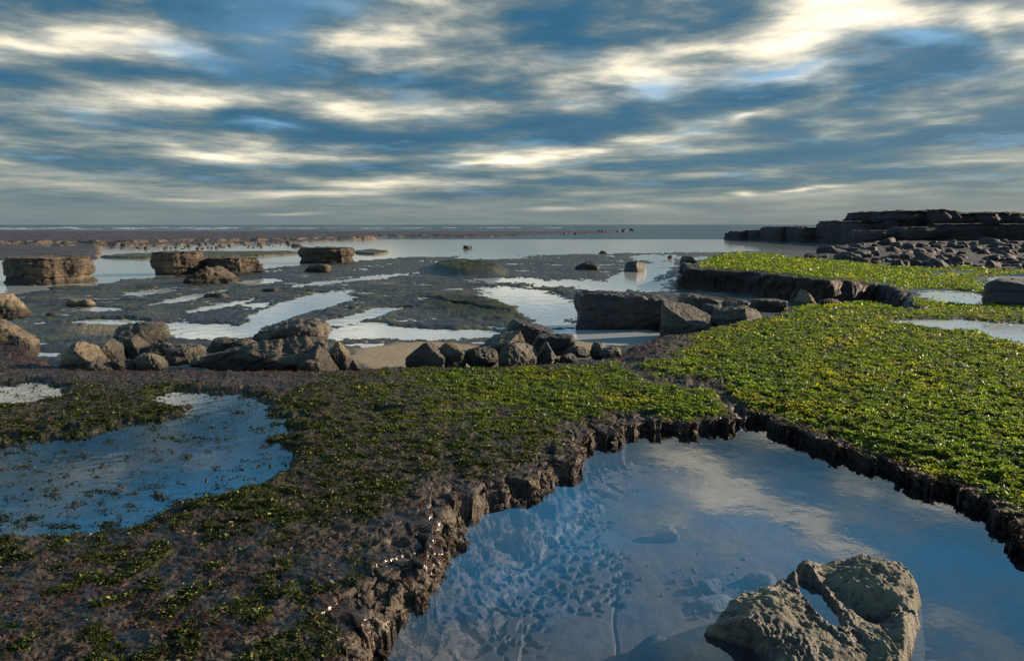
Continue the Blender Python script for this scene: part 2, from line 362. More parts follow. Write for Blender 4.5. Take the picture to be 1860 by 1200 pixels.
def water_mat(name, ior, tint, bump_sc, bump_d, rough=.02, stretch=(1, 1, 1), bump2=None, deep=None, sky_sheen=None):
    b = NB(name); P = b.geo(); V = b.scalev(P, stretch)
    h = b.noise(bump_sc, 4, .55, V)
    nr = b.bump(h, bump_d, 1.)
    if bump2: nr = b.bump(b.noise(bump2[0], 3, .5, V), bump2[1], 1., nr)
    f0 = ((ior-1)/(ior+1))**2; dt = b.n('ShaderNodeVectorMath', operation='DOT_PRODUCT'); b.set(dt, 0, nr); b.set(dt, 1, b.geo('Incoming'))
    cs = b.math('SUBTRACT', 1., b.math('ABSOLUTE', dt.outputs['Value']), clamp=True)
    frv = b.math('MULTIPLY_ADD', b.math('POWER', cs, 5.), (.46 if deep else 1.)*(1-f0), f0)
    gl = b.n('ShaderNodeBsdfGlossy'); b.set(gl, 'Roughness', rough); b.set(gl, 'Normal', nr); b.set(gl, 'Color', (1, 1, 1, 1))
    if deep:
        tr = b.n('ShaderNodeBsdfDiffuse'); b.set(tr, 'Color', (*deep, 1))
    else:
        tr = b.n('ShaderNodeBsdfTransparent'); b.set(tr, 'Color', (*tint, 1))
    if sky_sheen:
        df = b.n('ShaderNodeBsdfDiffuse'); b.set(df, 'Color', (*sky_sheen[1], 1)); ms = b.n('ShaderNodeMixShader'); b.set(ms, 0, sky_sheen[0]); b.set(ms, 1, tr.outputs[0]); b.set(ms, 2, df.outputs[0]); tr = ms  # pale diffuse painted into the water in place of a brighter sky reflection
    mx = b.n('ShaderNodeMixShader'); b.set(mx, 0, frv); b.set(mx, 1, tr.outputs[0]); b.set(mx, 2, gl.outputs[0])
    return b.done(mx.outputs[0])
M_POOL = water_mat('clear_pool_water', 2.15, (.74, .82, .97), 5, .0012, .015)
M_LEDGEP = water_mat('ledge_pool_water', 2.6, (.5, .6, .7), 6, .002, .05, sky_sheen=(.8, (.78, .84, .86)))
M_SHALLOW = water_mat('shallow_pool_water', 2.3, (.60, .74, .88), 6, .0015, .02)
M_FLATW = water_mat('flat_water', 3.4, (.5, .6, .7), 3, .004, .07, sky_sheen=(.72, (.78, .85, .88)))
M_SEA = water_mat('sea_water', 1.35, (0, 0, 0), .30, .45, .12, (.5, 1, 1), (2.0, .06), deep=(.010, .045, .070))

def leaf_mat():
    b = NB('algae_leaf'); a = b.attr('col').outputs['Color']
    g = b.pbsdf(a, .46, None, .28)
    t = b.n('ShaderNodeBsdfTranslucent'); b.set(t, 'Color', b.mix(.5, a, b.mix(1., a, (1.9, 1.9, .6), 'MULTIPLY')))
    mx = b.n('ShaderNodeMixShader'); b.set(mx, 0, .35); b.set(mx, 1, g); b.set(mx, 2, t.outputs[0])
    return b.done(mx.outputs[0])
M_LEAF = leaf_mat()

# ------------------------------------------------------------------ the shore: height and masks
ZW = -0.40      # lagoon, sea and water on the lower shelf
ZP = -0.072      # deep foreground pool
ZS = -0.012     # shallow pools on the upper ledge
def lerp_(a): return .072*min(1, max(0, (a-1000)/150))+.012
POOL = [(742,1200),(757,1160),(772,1128),(800,1092),(842,1056),(850,1012),(884,986),(872,950),(905,940),(940,934),(1000,905),(1052,872),(1088,852),
        (1094,830),(1140,818),(1190,808),(1262,813),(1330,800),(1372,792),(1440,818),(1500,842),(1532,868),(1610,886),(1652,912),
        (1730,936),(1745,958),(1790,968),(1800,1000),(1830,1030),(1862,1056),(1935,1110),(2050,1200)]
POOL = [(a, b-lerp_(a)*(b-408)/1.58) for a, b in POOL]
PP = np.concatenate([wpoly(POOL, ZP), np.array([[2.2, .4], [-.35, .3], [-.45, 1.5]])])
LEDGE = wpoly([(-1600,640),(-600,610),(-200,600),(0,618),(50,640),(110,660),(300,667),(450,667),(640,667),(700,660),(760,661),(860,661),(1000,655),(1080,650),
               (1128,642),(1140,626),(1200,606),(1262,600),(1330,583),(1400,571),(1432,556),(1550,547),(1600,549),(1660,562),(1640,540),(1625,520),(1612,512),
               (1600,500),(1600,484),(1860,492),(2300,500),(3200,505)], 0)
LEDGE = np.concatenate([LEDGE, np.array([[30., 1.], [30., -3.], [-30, -3.], [-30, 1.]])])
def zt_of(px): return .23*(1-sstep(1480, 1690, px))
UP_PX = [(1246,486),(1300,488),(1360,492),(1430,499),(1500,506),(1600,513),(1640,530),(1800,520),(1800,486),(1600,481),
         (1450,468),(1420,461),(1350,458),(1300,461),(1270,470),(1250,480)]
FLAT = wpoly([(-1600,600),(-300,560),(0,540),(60,523),(180,513),(225,500),(300,502),(345,497),(470,489),(550,478),(640,472),(760,466),(830,464),(1000,462),
              (1180,459),(1290,457),(1345,456),(1600,452),(1600,560),(1500,680),(1000,760),(-300,760),(-1600,800)], ZW)
RUB = wpoly([(1440,474),(1475,460),(1500,452),(1540,446),(1620,443),(1860,438),(2300,434),(3200,434),(3200,520),(1860,500),(1600,490)], .05)

def shore(X, Y):
    """height and masks over the whole foreshore nearer than ~90 m"""
    sh = X.shape
    px0, py0 = proj(X, Y, 0.); pxw, pyw = proj(X, Y, ZW)
    wob = .05*fbm2(X*3.1, Y*3.1, 4, 11)+.018*fbm2(X*14, Y*14, 3, 12)
    far = np.clip(Y/12, .6, 4)
    H = np.full(sh, -1.1)
    # ---- lower shelf
    dF = poly_sd(FLAT, X, Y)+fbm2(X*.35, Y*.35, 4, 3)*1.1
    fl = sstep(.5, -.5, dF)
    pud = np.full(sh, -1.)
    for e in [(390,603,88,13,0),(320,592,50,6,0),(560,552,92,15,-12),(480,585,90,9,-18),(650,600,60,13,-10),(740,606,115,11,2),(640,580,60,8,-12),(860,606,50,7,0),
              (965,545,92,19,10),(1010,568,60,14,0),(1040,515,70,6,0),(1150,505,70,17,-20),(1190,520,60,10,0),(1100,520,60,8,0),(1195,468,45,5,0),(1285,472,30,5,0),
              (925,509,60,4,0),(1000,590,45,6,0),(1020,607,55,9,0),(1005,583,30,4,0),(1110,612,95,17,0),(1290,520,100,13,4),(1360,548,50,6,0),
              (240,500,55,6,-3),(240,478,60,9,0),(690,503,40,3,-6),(900,466,55,4,0),(280,530,50,4,-6),(350,540,60,4,-10),(170,562,45,4,0),
              (200,585,60,4,0),(700,562,26,3,0),(30,520,40,10,0),(470,512,34,4,-4),(600,513,60,3,-6),(400,556,60,4,-10)]:
        pud = np.maximum(pud, ell(pxw, pyw, *e[:4], e[4])*min(1., e[3]/9))
    st = fbm2(X*.55+3, Y*.42+X*.1, 5, 21, .6)
    st2 = fbm2(X*1.25, Y*1.5, 5, 25, .6)
    pu = sstep(-.12, .06, pud+.40*st+.46*st2+.22*fbm2(X*4, Y*3.4, 4, 29, .6))
    hf = ZW+.022+.040*st2+.022*fbm2(X*6, Y*5, 4, 27)+.04*st
    # bedding steps crossing the shelf
    bed = np.abs(((Y*.23+X*.12+1.2*noise2(X*.11, Y*.11, 5)+.12*st2) % 1)-.5)
    hf += .03*sstep(.42, .5, bed)*(noise2(X*.3, Y*.3, 6) > 0)
    hf = lerp(hf, ZW-.055+.028*st2, pu)
    raise_ = np.maximum(0, ell(pxw, pyw, 850, 492, 78, 14, 2))   # low weedy mound
    hf += .30*sstep(0, .35, raise_)
    raise2 = np.maximum(0, np.maximum(ell(pxw, pyw, 860, 560, 130, 26, 8), ell(pxw, pyw, 640, 560, 10, 3)))
    hf += .055*sstep(0, .5, raise2+.2*st2)
    crack = np.abs(pyw-(544+(pxw-770)*.165)+6*noise2(X*1.2, Y*1.2, 77)); crack = sstep(3.2, .8, crack)*((pxw > 760) & (pxw < 985))
    hf -= .07*crack
    sandm = np.maximum(ell(pxw, pyw, 770, 656, 170, 34), ell(pxw, pyw, 1010, 640, 120, 20)); hf = lerp(hf, ZW+.06+.01*st2, sstep(0, .25, sandm+.1*st2))
    H = lerp(H, hf, fl)
    # ---- rubble ground to the right
    dR = poly_sd(RUB, X, Y)+fbm2(X*.3, Y*.3, 4, 8)*1.2
    rub = sstep(1.0, -.8, dR)
    hr = .02+.10*fbm2(X*.8, Y*.8, 4, 9)+.012*np.clip(Y-30, 0, 60)
    H = np.maximum(H, lerp(-1.1, hr, rub))
    # ---- raised ledge behind
    zt = zt_of(px0)
    UX, UY = X, Y
    U = []
    for a, c in UP_PX:
        x_, y_ = unproj(a, c, float(zt_of(np.array(float(a))))); U.append((x_, y_))
    dU = poly_sd(U, X, Y)+.28*fbm2(X*.9, Y*.9, 4, 14)
    up = sstep(.38, -.04, dU)
    hu = zt+.035*fbm2(X*2, Y*2, 4, 15)-.04*sstep(-.6, 0, dU)*(zt/.22)
    layer = np.maximum(0, .5*sstep(.55, .0, dU))          # a broken toe below the face
    H = np.maximum(H, lerp(ZW-.2, hu, up))
    H = np.where((dU > 0) & (dU < .8) & (px0 < 1640), np.maximum(H, ZW+layer*.38*(.5+.9*fbm2(X*3, Y*3, 3, 16))), H)
    # ---- main ledge with its algae
    dL = poly_sd(LEDGE, X, Y)+wob*np.clip(Y/5, 1, 4)
    led = sstep(.16, -.10, dL)
    rel = .013*fbm2(X*2.3, Y*2.3, 4, 31)+.016*np.maximum(0, fbm2(X*9, Y*9, 4, 32))+.006*ridge2(X*24, Y*24, 2, 33)
    hl = .012+rel
    right = sstep(1080, 1300, px0)
    cush = fbm2(X*7.5, Y*11, 4, 35, .65)
    hl += lerp(.45, 1., right)*(.044*np.maximum(-.38, cush)+.014)*np.clip(1.2-Y/25, .3, 1)
    # shallow pools
    sp = np.full(sh, -1.)
    for e in [(300,800,250,45,-8),(60,870,330,85,-6),(400,850,150,50,-10),(410,750,85,45,0),(330,722,60,18,0),(20,714,108,22,-4),(150,935,200,38,-6),(-80,880,300,90,0),
              (690,745,45,5,0),(720,988,22,9,0),
              (1745,590,70,9,2),(1860,606,70,16,6),(1735,540,75,11,5),(1850,520,60,7,0),(1722,495,40,3,0),(1640,546,16,3,0),(1345,748,16,10,40),(1840,507,60,6,0),(1690,585,60,5,0)]:
        sp = np.maximum(sp, ell(px0, py0, *e[:4], e[4])*(min(1, e[3]/40+.35) if e[0] < 1600 else 1.)+(.25 if e[0] > 1600 else 0))
    spm = sstep(-.10, .16, sp+.36*fbm2(X*4, Y*6, 5, 41, .6)*np.clip(8/Y, .35, 1))
    POOLM = sp > -.45
    bott = -.030+.040*np.maximum(0, fbm2(X*9, Y*14, 4, 42)-.1)+.012*sstep(.15, .6, fbm2(X*1.6+9, Y*4.6, 4, 43))+.018*sstep(.3, .6, noise2(X*26, Y*26, 44))*sstep(0., .4, fbm2(X*2.5, Y*5, 3, 48))
    hl = np.where(POOLM, lerp(hl, bott, spm), np.maximum(hl, .0))
    # seam draining into the deep pool
    seam = np.full(sh, 1e9)
    SE = [(1368,772),(1340,745),(1305,712),(1290,700),(1180,690),(1140,655)]
    for (a, c), (a2, c2) in zip(SE[:-1], SE[1:]):
        t = np.clip(((px0-a)*(a2-a)+(py0-c)*(c2-c))/((a2-a)**2+(c2-c)**2), 0, 1); seam = np.minimum(seam, np.hypot(px0-a-(a2-a)*t, (py0-c-(c2-c)*t)*1.3))
    seamm = sstep(24, 5, seam+10*noise2(X*4, Y*4, 51)); hl -= .03*seamm
    hr0 = ell(px0, py0, 30, 610, 120, 60); hl += .12*sstep(0, .6, hr0)
    hl -= .05*sstep(-.5, .05, dL)*(Y > 4)*(px0 < 1650)
    H = np.where(led > 0, np.maximum(H, lerp(H, hl, led)), H)
    # ---- deep foreground pool
    w_in = lerp(.05, .20, sstep(1180, 900, px0)*sstep(780, 900, py0))
    jag = .050*fbm2(X*4.5, Y*4.5, 4, 61)+.022*fbm2(X*13, Y*13, 3, 62)
    dP = poly_sd(PP, X, Y)+jag*lerp(1., .8, right)+.015*right*noise2(X*18, Y*18, 64)
    wx = X+.04*noise2(X*9, Y*9, 67); wy = Y+.04*noise2(X*9+5, Y*9, 68)
    b1_, b2_, bc = worley2(wx*6.5, wy*6.5, 69); b3_, b4_, bc2 = worley2(wx*15, wy*15, 70)
    dP = dP+.085*(bc-.5)*(np.abs(dP) < .4)+.035*(bc2-.5)*(np.abs(dP) < .4)
    leftb = sstep(1200, 1000, px0)
    # pool floor
    f1, f2, cid = worley2(X*19+.9*noise2(X*6, Y*6, 1), Y*19+.9*noise2(X*6+4, Y*6, 2), 71)
    pxp, pyp = proj(X, Y, -.25)
    pz = sstep(-.05, .30, np.maximum.reduce([ell(pxp, pyp, 870, 1110, 150, 120, 0), ell(pxp, pyp, 960, 960, 170, 80, -10), ell(pxp, pyp, 1070, 1040, 90, 70)])+.25*fbm2(X*2.2, Y*2.2, 3, 72))
    pr = .17+.36*_hf(np.floor(cid*1e4).astype(np.int64), np.floor(cid*77).astype(np.int64), 5)
    pit = sstep(pr+.09, pr-.06, f1)*pz*(cid > .12)
    fz = -.275+.02*fbm2(X*1.5, Y*1.5, 4, 73)+.002*fbm2(X*12, Y*12, 3, 74)
    slab = (ell(pxp, pyp, 830, 1150, 120, 140) > .05*noise2(X*3, Y*3, 9)); fz = np.where(slab, fz+.035, fz)
    jn = np.abs(X*.92-Y*.13-.05+.02*noise2(X*3, Y*3, 75)); fz -= .008*sstep(.010, .003, jn)*(Y < 3.3)
    fz -= .014*pit
    fz = lerp(fz, -.16, sstep(.22, .02, -dP)*leftb*.7)   # toe of the left bank
    bank = sstep(-.02, 1., dP/w_in)
    top = H+.018*sstep(.35, .05, dP)*(fbm2(X*7, Y*7, 3, 65)+.2)
    top = lerp(top, np.minimum(top, .004+.010*fbm2(X*6, Y*6, 3, 63)), sstep(.40, .12, dP))
    top = top+(.036*(bc-.6)+.020*(bc2-.5)-.03*sstep(.10, .02, b2_-b1_))*sstep(.45, .15, dP)*lerp(1., .5, right)
    bl = fz+(top-fz)*np.where(dP > 0, .55+.45*bank, np.where(dP > -.03, .55*sstep(-.03, 0, dP), 0))
    prof = lerp(fz, top, sstep(-.035, .02+w_in, dP))
    # undercut-looking ribs on the bank
    rib = .030*fbm2(X*10, Y*10, 4, 66, .6)*sstep(-.03, .03, dP)*sstep(w_in+.10, w_in*.4, dP)
    Hp = np.where(dP < w_in+.03, prof+rib, top)
    H = np.where((dP < .5) & (Y < 9), Hp, H)
    # ---- masks
    inled = (dL < .1)
    gnoise = fbm2(X*2.1, Y*2.1, 4, 81); gn2 = fbm2(X*6.5, Y*6.5, 3, 82)
    # dense green: the right-hand ledge and the terrace behind
    g = sstep(.0, .22, np.maximum.reduce([ell(px0, py0, 1620, 740, 470, 200, 6), ell(px0, py0, 1760, 700, 420, 260, 10), ell(px0, py0, 1480, 600, 240, 70, -6), ell(px0, py0, 1200, 705, 190, 50, 4),
          ell(px0, py0, 1020, 715, 260, 46, 4), ell(px0, py0, 1250, 740, 130, 34)])+.10*gnoise)
    g = np.maximum(g, .9*sstep(0, .25, np.maximum(ell(px0, py0, 1780, 520, 300, 34, 4), ell(px0, py0, 1700, 560, 90, 26, 20))+.1*gnoise)*(dL < 0))
    med = sstep(.0, .3, np.maximum.reduce([ell(px0, py0, 820, 765, 430, 125, -4), ell(px0, py0, 560, 890, 300, 110, -20), ell(px0, py0, 620, 790, 160, 120), ell(px0, py0, 200, 750, 480, 60, 0), ell(px0, py0, 300, 1050, 420, 130, 0), ell(px0, py0, 90, 1120, 380, 130),
           ell(px0, py0, -200, 900, 400, 300), ell(px0, py0, 2000, 640, 500, 200), ell(px0, py0, 420, 1160, 260, 60)])+.12*gnoise)
    patchy = sstep(lerp(-.15, .02, sstep(930, 1020, py0)), lerp(.15, .25, sstep(930, 1020, py0)), gn2+.5*gnoise)
    thin = sstep(-.05, .5, gnoise)
    gr = np.maximum(g*(.55+.45*sstep(-.4, .0, gn2+.3*gnoise)), med*(lerp(.22, .04, sstep(930, 1020, py0))+.65*patchy)*1.)
    gr = gr*np.where(right > .5, sstep(.05, .25, dP), sstep(.10, .45, dP+.12*gnoise))*(1-.9*seamm)
    gr = gr*sstep(.0, -.35, dL+.2*gnoise*np.clip(Y/6, 1, 3))
    gr = gr*np.where(px0 > 1200, 1-.95*sstep(.3, .7, spm), 1-.6*sstep(.6, 1., spm))
    gr *= inled
    gu = (dU < -.1)*sstep(-.35, .1, .4*gnoise+.35-0*X)*sstep(-.0, -.5, dU); gu = gu*(H > .02)*(py0*0+1)
    gu = gu*np.clip(sstep(1240, 1310, px0), 0, 1)
    gr = np.maximum(gr, gu)
    gr = gr*(1-sstep(.35, .9, rub)*(dL > -.1)*(dU > -.2))
    wd = sstep(.25, .05, np.abs(dP))*(dP > -.2)*(Y < 9)*.45
    wd = np.maximum(wd, (dU > -.12)*(dU < 1.2)*(px0 < 1680)*(H < .9*zt-.03)*(H > ZW+.03)*(Y > 12)*1.)
    wd = np.maximum(wd, sstep(-.7, .1, dL)*(dL < .2)*.7*(px0 < 1500))
    flm = fl*(1-led)*(1-up)*(H < ZW+.5)*(1-sstep(.3, .7, rub))
    mg = np.maximum(gr, .75*sstep(.1, .5, raise_)*(gnoise > -.3))
    mg = np.maximum(mg, flm*.45*sstep(.1, .6, raise2+.15*gnoise))
    sd_ = sstep(0, .3, sandm+.1*st2)*flm
    sd_ = np.maximum(sd_, .34*sstep(.24, .04, np.abs(dP-.03))*(dP > -.03)*(Y < 9)*sstep(-.1, .3, fbm2(X*6, Y*6, 3, 100))*sstep(1300, 1100, px0))  # left pool bank: sunlit look painted in with the pale sand colour
    sd_ = np.maximum(sd_, .5*sstep(.1, .6, ell(pxw, pyw, 230, 600, 150, 24)+.1*gnoise)*flm)
    wet = np.clip(np.maximum(spm*(H > -.2), flm), 0, 1)
    wet = np.maximum(wet, .95*sstep(-.08, .22, fbm2(X*1.8, Y*4.2, 4, 99))*(px0 < 800)*sstep(900, 960, py0)*(dP > .1))
    pitm = np.where(dP < -.01, .34+.66*pit, 0.)*(Y < 9)
    return dict(cush=cush, H=H, green=gr, mg=mg, weed=wd*(1-gr*.6), sand_sunlit=sd_, pit=pitm, flat=np.clip(flm, 0, 1), wet=wet, dP=dP, dL=dL, right=right, px0=px0, py0=py0, pool=spm, dU=dU, g=g)

# perspective-graded grid: fine near the viewpoint, coarser with distance and to the sides
_q = [np.linspace(1/.5, 1/1.9, 80), np.linspace(1/1.9, 1/3.9, 395), np.linspace(1/3.9, 1/5.7, 240), np.linspace(1/5.7, 1/15.5, 165), np.linspace(1/15.5, 1/23., 120), np.linspace(1/23., 1/100, 52)]
uu = np.concatenate([np.linspace(-3.2, -.90, 90)[:-1], np.linspace(-.90, .90, 1320), np.linspace(.90, 3.2, 90)[1:]])
yy = 1/np.concatenate([a[:-1] for a in _q[:-1]]+[_q[-1]])
NR, NC = len(yy), len(uu)
GY = np.repeat(yy[:, None], NC, 1); GX = GY*uu[None, :]
S = shore(GX, GY)
V = np.stack([GX, GY, S['H']], -1).reshape(-1, 3)
def cliffy(V):
    band = (np.clip(1-np.abs(S['dP'].ravel()-.08)/.30, 0, 1)*(V[:, 1] < 9))
    i = np.where(band > 0)[0]; P = V[i]; Pz = P*np.array([1, 1, 2.2])
    dm = np.where(P[:, 2] < ZP-.03, .35, 1.); band[i] = band[i]*dm
    a = .040*fbm3(Pz*9+3, 4, 701, .6)+.012*fbm3(Pz*40, 2, 705); b = .040*fbm3(Pz*9+13, 4, 711, .6)+.012*fbm3(Pz*40+5, 2, 715); c = .016*fbm3(Pz*12+23, 3, 721)
    V[i] = P+np.stack([a, b, c], 1)*band[i][:, None]
    up = (np.clip(1-np.abs(S['dU'].ravel()-.1)/.9, 0, 1)*(V[:, 1] > 14)); i = np.where(up > 0)[0]; P = V[i]; Pz = P*np.array([1, 1, 3.])
    V[i] = P+np.stack([.16*fbm3(Pz*1.6, 4, 731), .22*fbm3(Pz*1.6+9, 4, 741), .03*fbm3(Pz*4, 3, 751)], 1)*up[i][:, None]
def undercut(V):
    d = S['dP']; gx = np.gradient(d, axis=1)/(GY*np.gradient(uu)[None, :]); gt = np.gradient(d, axis=0)/np.gradient(yy)[:, None]; gy = gt-uu[None, :]*gx
    l = np.hypot(gx, gy)+1e-6; z = S['H']
    off = .05*sstep(-.005, -.05, z)*(d > -.3)*(d < .12)*sstep(-.3, -.06, d)*sstep(1000, 1150, S['px0'])*(GY < 9)*(.55+.6*noise2(GX*4, GY*4, 801))
    V[:, 0] += (gx/l*off).ravel(); V[:, 1] += (gy/l*off).ravel()
undercut(V)
cliffy(V)
mask = np.stack([S['mg'], S['weed'], S['sand_sunlit']], -1).reshape(-1, 3); mask2 = np.stack([S['pit'], S['flat'], S['wet']], -1).reshape(-1, 3)
Q = grid_quads(NR, NC)
link('rock_shelf', new_mesh('rock_shelf', V, Q, M_GROUND, attrs=dict(mask=mask, mask2=mask2)), 'wet rocky foreshore shelf with ledges', None, kind='structure')
def lookup(X, Y, key):
    iy = np.interp(-1/Y, -1/yy, np.arange(NR)); ix = np.interp(X/Y, uu, np.arange(NC))
    i0 = np.clip(iy.astype(int), 0, NR-2); j0 = np.clip(ix.astype(int), 0, NC-2); fy = iy-i0; fx = ix-j0
    A = S[key]
    return (A[i0, j0]*(1-fx)+A[i0, j0+1]*fx)*(1-fy)+(A[i0+1, j0]*(1-fx)+A[i0+1, j0+1]*fx)*fy

# ------------------------------------------------------------------ waters
def sheet(name, x0, x1, y0, y1, z, mat, label, nx=2, ny=2):
    xs = np.linspace(x0, x1, nx); ys = np.linspace(y0, y1, ny); X, Y = np.meshgrid(xs, ys)
    link(name, new_mesh(name, np.stack([X, Y, X*0+z], -1).reshape(-1, 3), grid_quads(ny, nx), mat), label, kind='structure')
sheet('sea', -20000, 20000, 93.0, 26000, ZW, M_SEA, 'open sea reaching the horizon')
sheet('seabed', -20000, 20000, .3, 26000, -1.15, M_GROUND, 'sea floor under the water')
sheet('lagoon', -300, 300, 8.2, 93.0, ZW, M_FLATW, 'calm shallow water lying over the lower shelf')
me = bpy.data.meshes.new('tide_pool'); bm = bmesh.new()
cen = PP.mean(0)
vs = [bm.verts.new((x, y, ZP)) for x, y in (PP+(PP-cen)/np.linalg.norm(PP-cen, axis=1)[:, None]*.10)]
bm.faces.new(vs); bmesh.ops.triangulate(bm, faces=bm.faces[:]); bm.normal_update()
for f in bm.faces:
    if f.normal.z < 0: f.normal_flip()
bm.to_mesh(me); bm.free(); me.materials.append(M_POOL)
link('tide_pool_water', me, 'clear water of the deep foreground tide pool', kind='structure')
# shallow pools: sheet faces only where the ledge dips
def pool_sheet(x0, x1, y0, y1, step, name, label, mat=None):
    xs = np.arange(x0, x1, step); ys = np.arange(y0, y1, step); X, Y = np.meshgrid(xs, ys)
    h = lookup(X, Y, 'H'); dl = lookup(X, Y, 'dL'); dp = lookup(X, Y, 'dP')
    q = grid_quads(len(ys), len(xs)); hh = np.stack([h.ravel()[q[:, i]] for i in range(4)], 1).min(1)
    ok = (hh < ZS+.004) & (dl.ravel()[q].max(1) < -.35) & ((dp.ravel()[q].min(1) > .32) | (Y.ravel()[q][:, 0] > 9)) & (hh > -.2)
    q = q[ok]; u, inv = np.unique(q, return_inverse=True)
    Vv = np.stack([X, Y, X*0+ZS], -1).reshape(-1, 3)[u]
    link(name, new_mesh(name, Vv, inv.reshape(-1, 4), mat or M_SHALLOW), label, kind='structure')
pool_sheet(-7, -.2, 1.5, 8, .03, 'shallow_pool_water', 'shallow blue pool among the weed')
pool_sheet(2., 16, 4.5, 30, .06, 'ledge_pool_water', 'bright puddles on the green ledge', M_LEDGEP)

# ------------------------------------------------------------------ far reef and shoals on the left
def reef_h(X, Y):
    px, py = proj(X, Y, ZW)
    n = fbm2(X*.10, Y*.10, 5, 101); n2 = fbm2(X*.6, Y*.6, 4, 102)
    fr = np.interp(px, [-900, 0, 180, 300, 550, 640, 700, 880, 960, 1040, 1130, 1160], [452, 450, 448, 446, 441, 437, 433, 432, 428.5, 426, 424, 420])
    d = (fr-py)+1.4*n+.8*n2
    core = sstep(0, 1.6, d)*sstep(1165, 1100, px+40*n2)
    bo = np.interp(px, [-900, 600, 800, 1000, 1130], [0, 0, -.5, -2.5, -4.5]); bk = sstep(421.3+bo, 423.2+bo, py+.8*n)
    lvl = np.interp(px, [-900, 0, 500, 800, 900, 1000, 1100], [.12, .08, .02, -.06, -.18, -.28, -.34])
    step2 = sstep(2.2, 3.4, d+2.0*n+.3*n2)
    h = lerp(-1.1, lerp(-.36, lvl, .25+.75*step2)+.10*n2+.06*n, core)
    h = lerp(-1.1, h, bk)
    # brown flat under the reef at far left, and the long weedy bar
    fl = sstep(0, 3, np.minimum(476-py, 300))*sstep(205, 175, px+14*n2)*sstep(446, 450, py)*sstep(480, 470, py+2*n)
    h = np.maximum(h, lerp(-1.1, ZW+.06+.04*n2+.10*sstep(472, 455, py), fl))
    bar = np.maximum(ell(px, py, 370, 464, 215, 5.6, -1.2), ell(px, py, 675, 459, 36, 4.4))
    h = np.maximum(h, lerp(-1.1, ZW+.12+.05*n2, sstep(0, .22, bar+.10*n2)))
    return h, core*step2, sstep(0, .2, bar)*(h > ZW), fl
ru = np.linspace(-1.4, .22, 1500); ry = 1/np.linspace(1/30., 1/330., 620)
RYg = np.repeat(ry[:, None], len(ru), 1); RXg = RYg*ru[None, :]
rh, rc, rb, rf = reef_h(RXg, RYg)
keep = rh > -1.05
q = grid_quads(*RYg.shape); q = q[keep.ravel()[q].any(1)]
u_, inv = np.unique(q, return_inverse=True)
rv = np.stack([RXg, RYg, rh], -1).reshape(-1, 3)[u_]
def reef_mat():
    b = NB('far_reef'); P = b.geo(); g, bar, s = b.sep(b.attr('mask').outputs['Color'])
    n1 = b.noise(.25, 6, .65, P); n2 = b.noise(2.2, 5, .6, P)
    c = b.ramp(n1, [(.3, (.018, .012, .012)), (.5, (.045, .031, .027)), (.7, (.10, .07, .05))])
    nz = b.sep(b.geo('Normal'))[2]
    c = b.mix(b.math('MULTIPLY', b.mr(nz, .985, .93), b.mr(n2, .3, .6)), c, (.15, .112, .070))
    c = b.mix(b.mr(n2, .52, .7, 0, .7), c, (.02, .014, .014))
    c = b.mix(b.math('MULTIPLY', bar, .9), c, (.045, .045, .014))
    return b.done(b.pbsdf(c, .6, b.bump(n2, .25, .8)))
M_REEF = reef_mat()
link('reef', new_mesh('reef', rv, inv.reshape(-1, 4), M_REEF, attrs=dict(mask=np.stack([rc, rb, rf], -1).reshape(-1, 3)[u_])), 'long low brown reef across the lagoon', kind='structure')

# ------------------------------------------------------------------ rocks
_ico = {}
def ico(n):
    if n not in _ico:
        bm = bmesh.new(); bmesh.ops.create_icosphere(bm, subdivisions=n, radius=1)
        v = np.array([x.co[:] for x in bm.verts]); t = np.array([[q.index for q in f.verts] for f in bm.faces]); bm.free(); _ico[n] = (v, t)
    return _ico[n]
def rock_verts(w, d, h, seed, k=3.2, cuts=9, planes=(), rough=.085, sub=5, depth=.45, lo=.62, hi=.95):
    v, t = ico(sub); rs = np.random.RandomState(seed)
    p = v/((np.abs(v)**k).sum(1)**(1/k))[:, None]
    p = p*(1+.10*fbm3(v*1.1+seed, 2, seed)[:, None])
    for i in range(cuts):
        n = rs.normal(size=3); n[2] = abs(n[2])*.8; n /= np.linalg.norm(n); dd = rs.uniform(lo, hi)
        ex = p@n-dd; p = p-n*(.5*(ex+np.sqrt(ex*ex+.0025)))[:, None]
    for pl in planes:
        n = np.array(pl[:3], float); n /= np.linalg.norm(n); p = p-n*np.maximum(0, p@n-pl[3])[:, None]
    mx = np.abs(p[:, :2]).max(0); p[:, 0] /= mx[0]; p[:, 1] /= mx[1]; p[:, 2] /= p[:, 2].max()
    nrm = v
    q = p*np.array([w/2, d/2, h*(.5+.5*depth)])
    s = max(w, d, h)
    pit = np.maximum(0, fbm3(q*9/s+seed*3, 3, seed+15)-.15)
    q = q+nrm*(rough*s*(.6*fbm3(q*3/s+seed, 5, seed+5, .6)+.30*fbm3(q*14/s+seed*2, 3, seed+9)-.5*pit)[:, None])
    ta, tb = rs.uniform(-.3, .3, 2); zz = (q[:, 2]+ta*q[:, 0]+tb*q[:, 1])/s*rs.uniform(5, 9)+.5*noise3(q*2/s+seed, seed+21)
    gr_ = np.abs((zz % 1)-.5); q = q-nrm*(.022*s*sstep(.10, .0, gr_)*(noise3(q*3/s, seed+23) > -.15))[:, None]
    zmax = q[:, 2].max(); q[:, 2] += h-zmax
    return q, t
G1 = 'boulders along the back edge of the ledge'
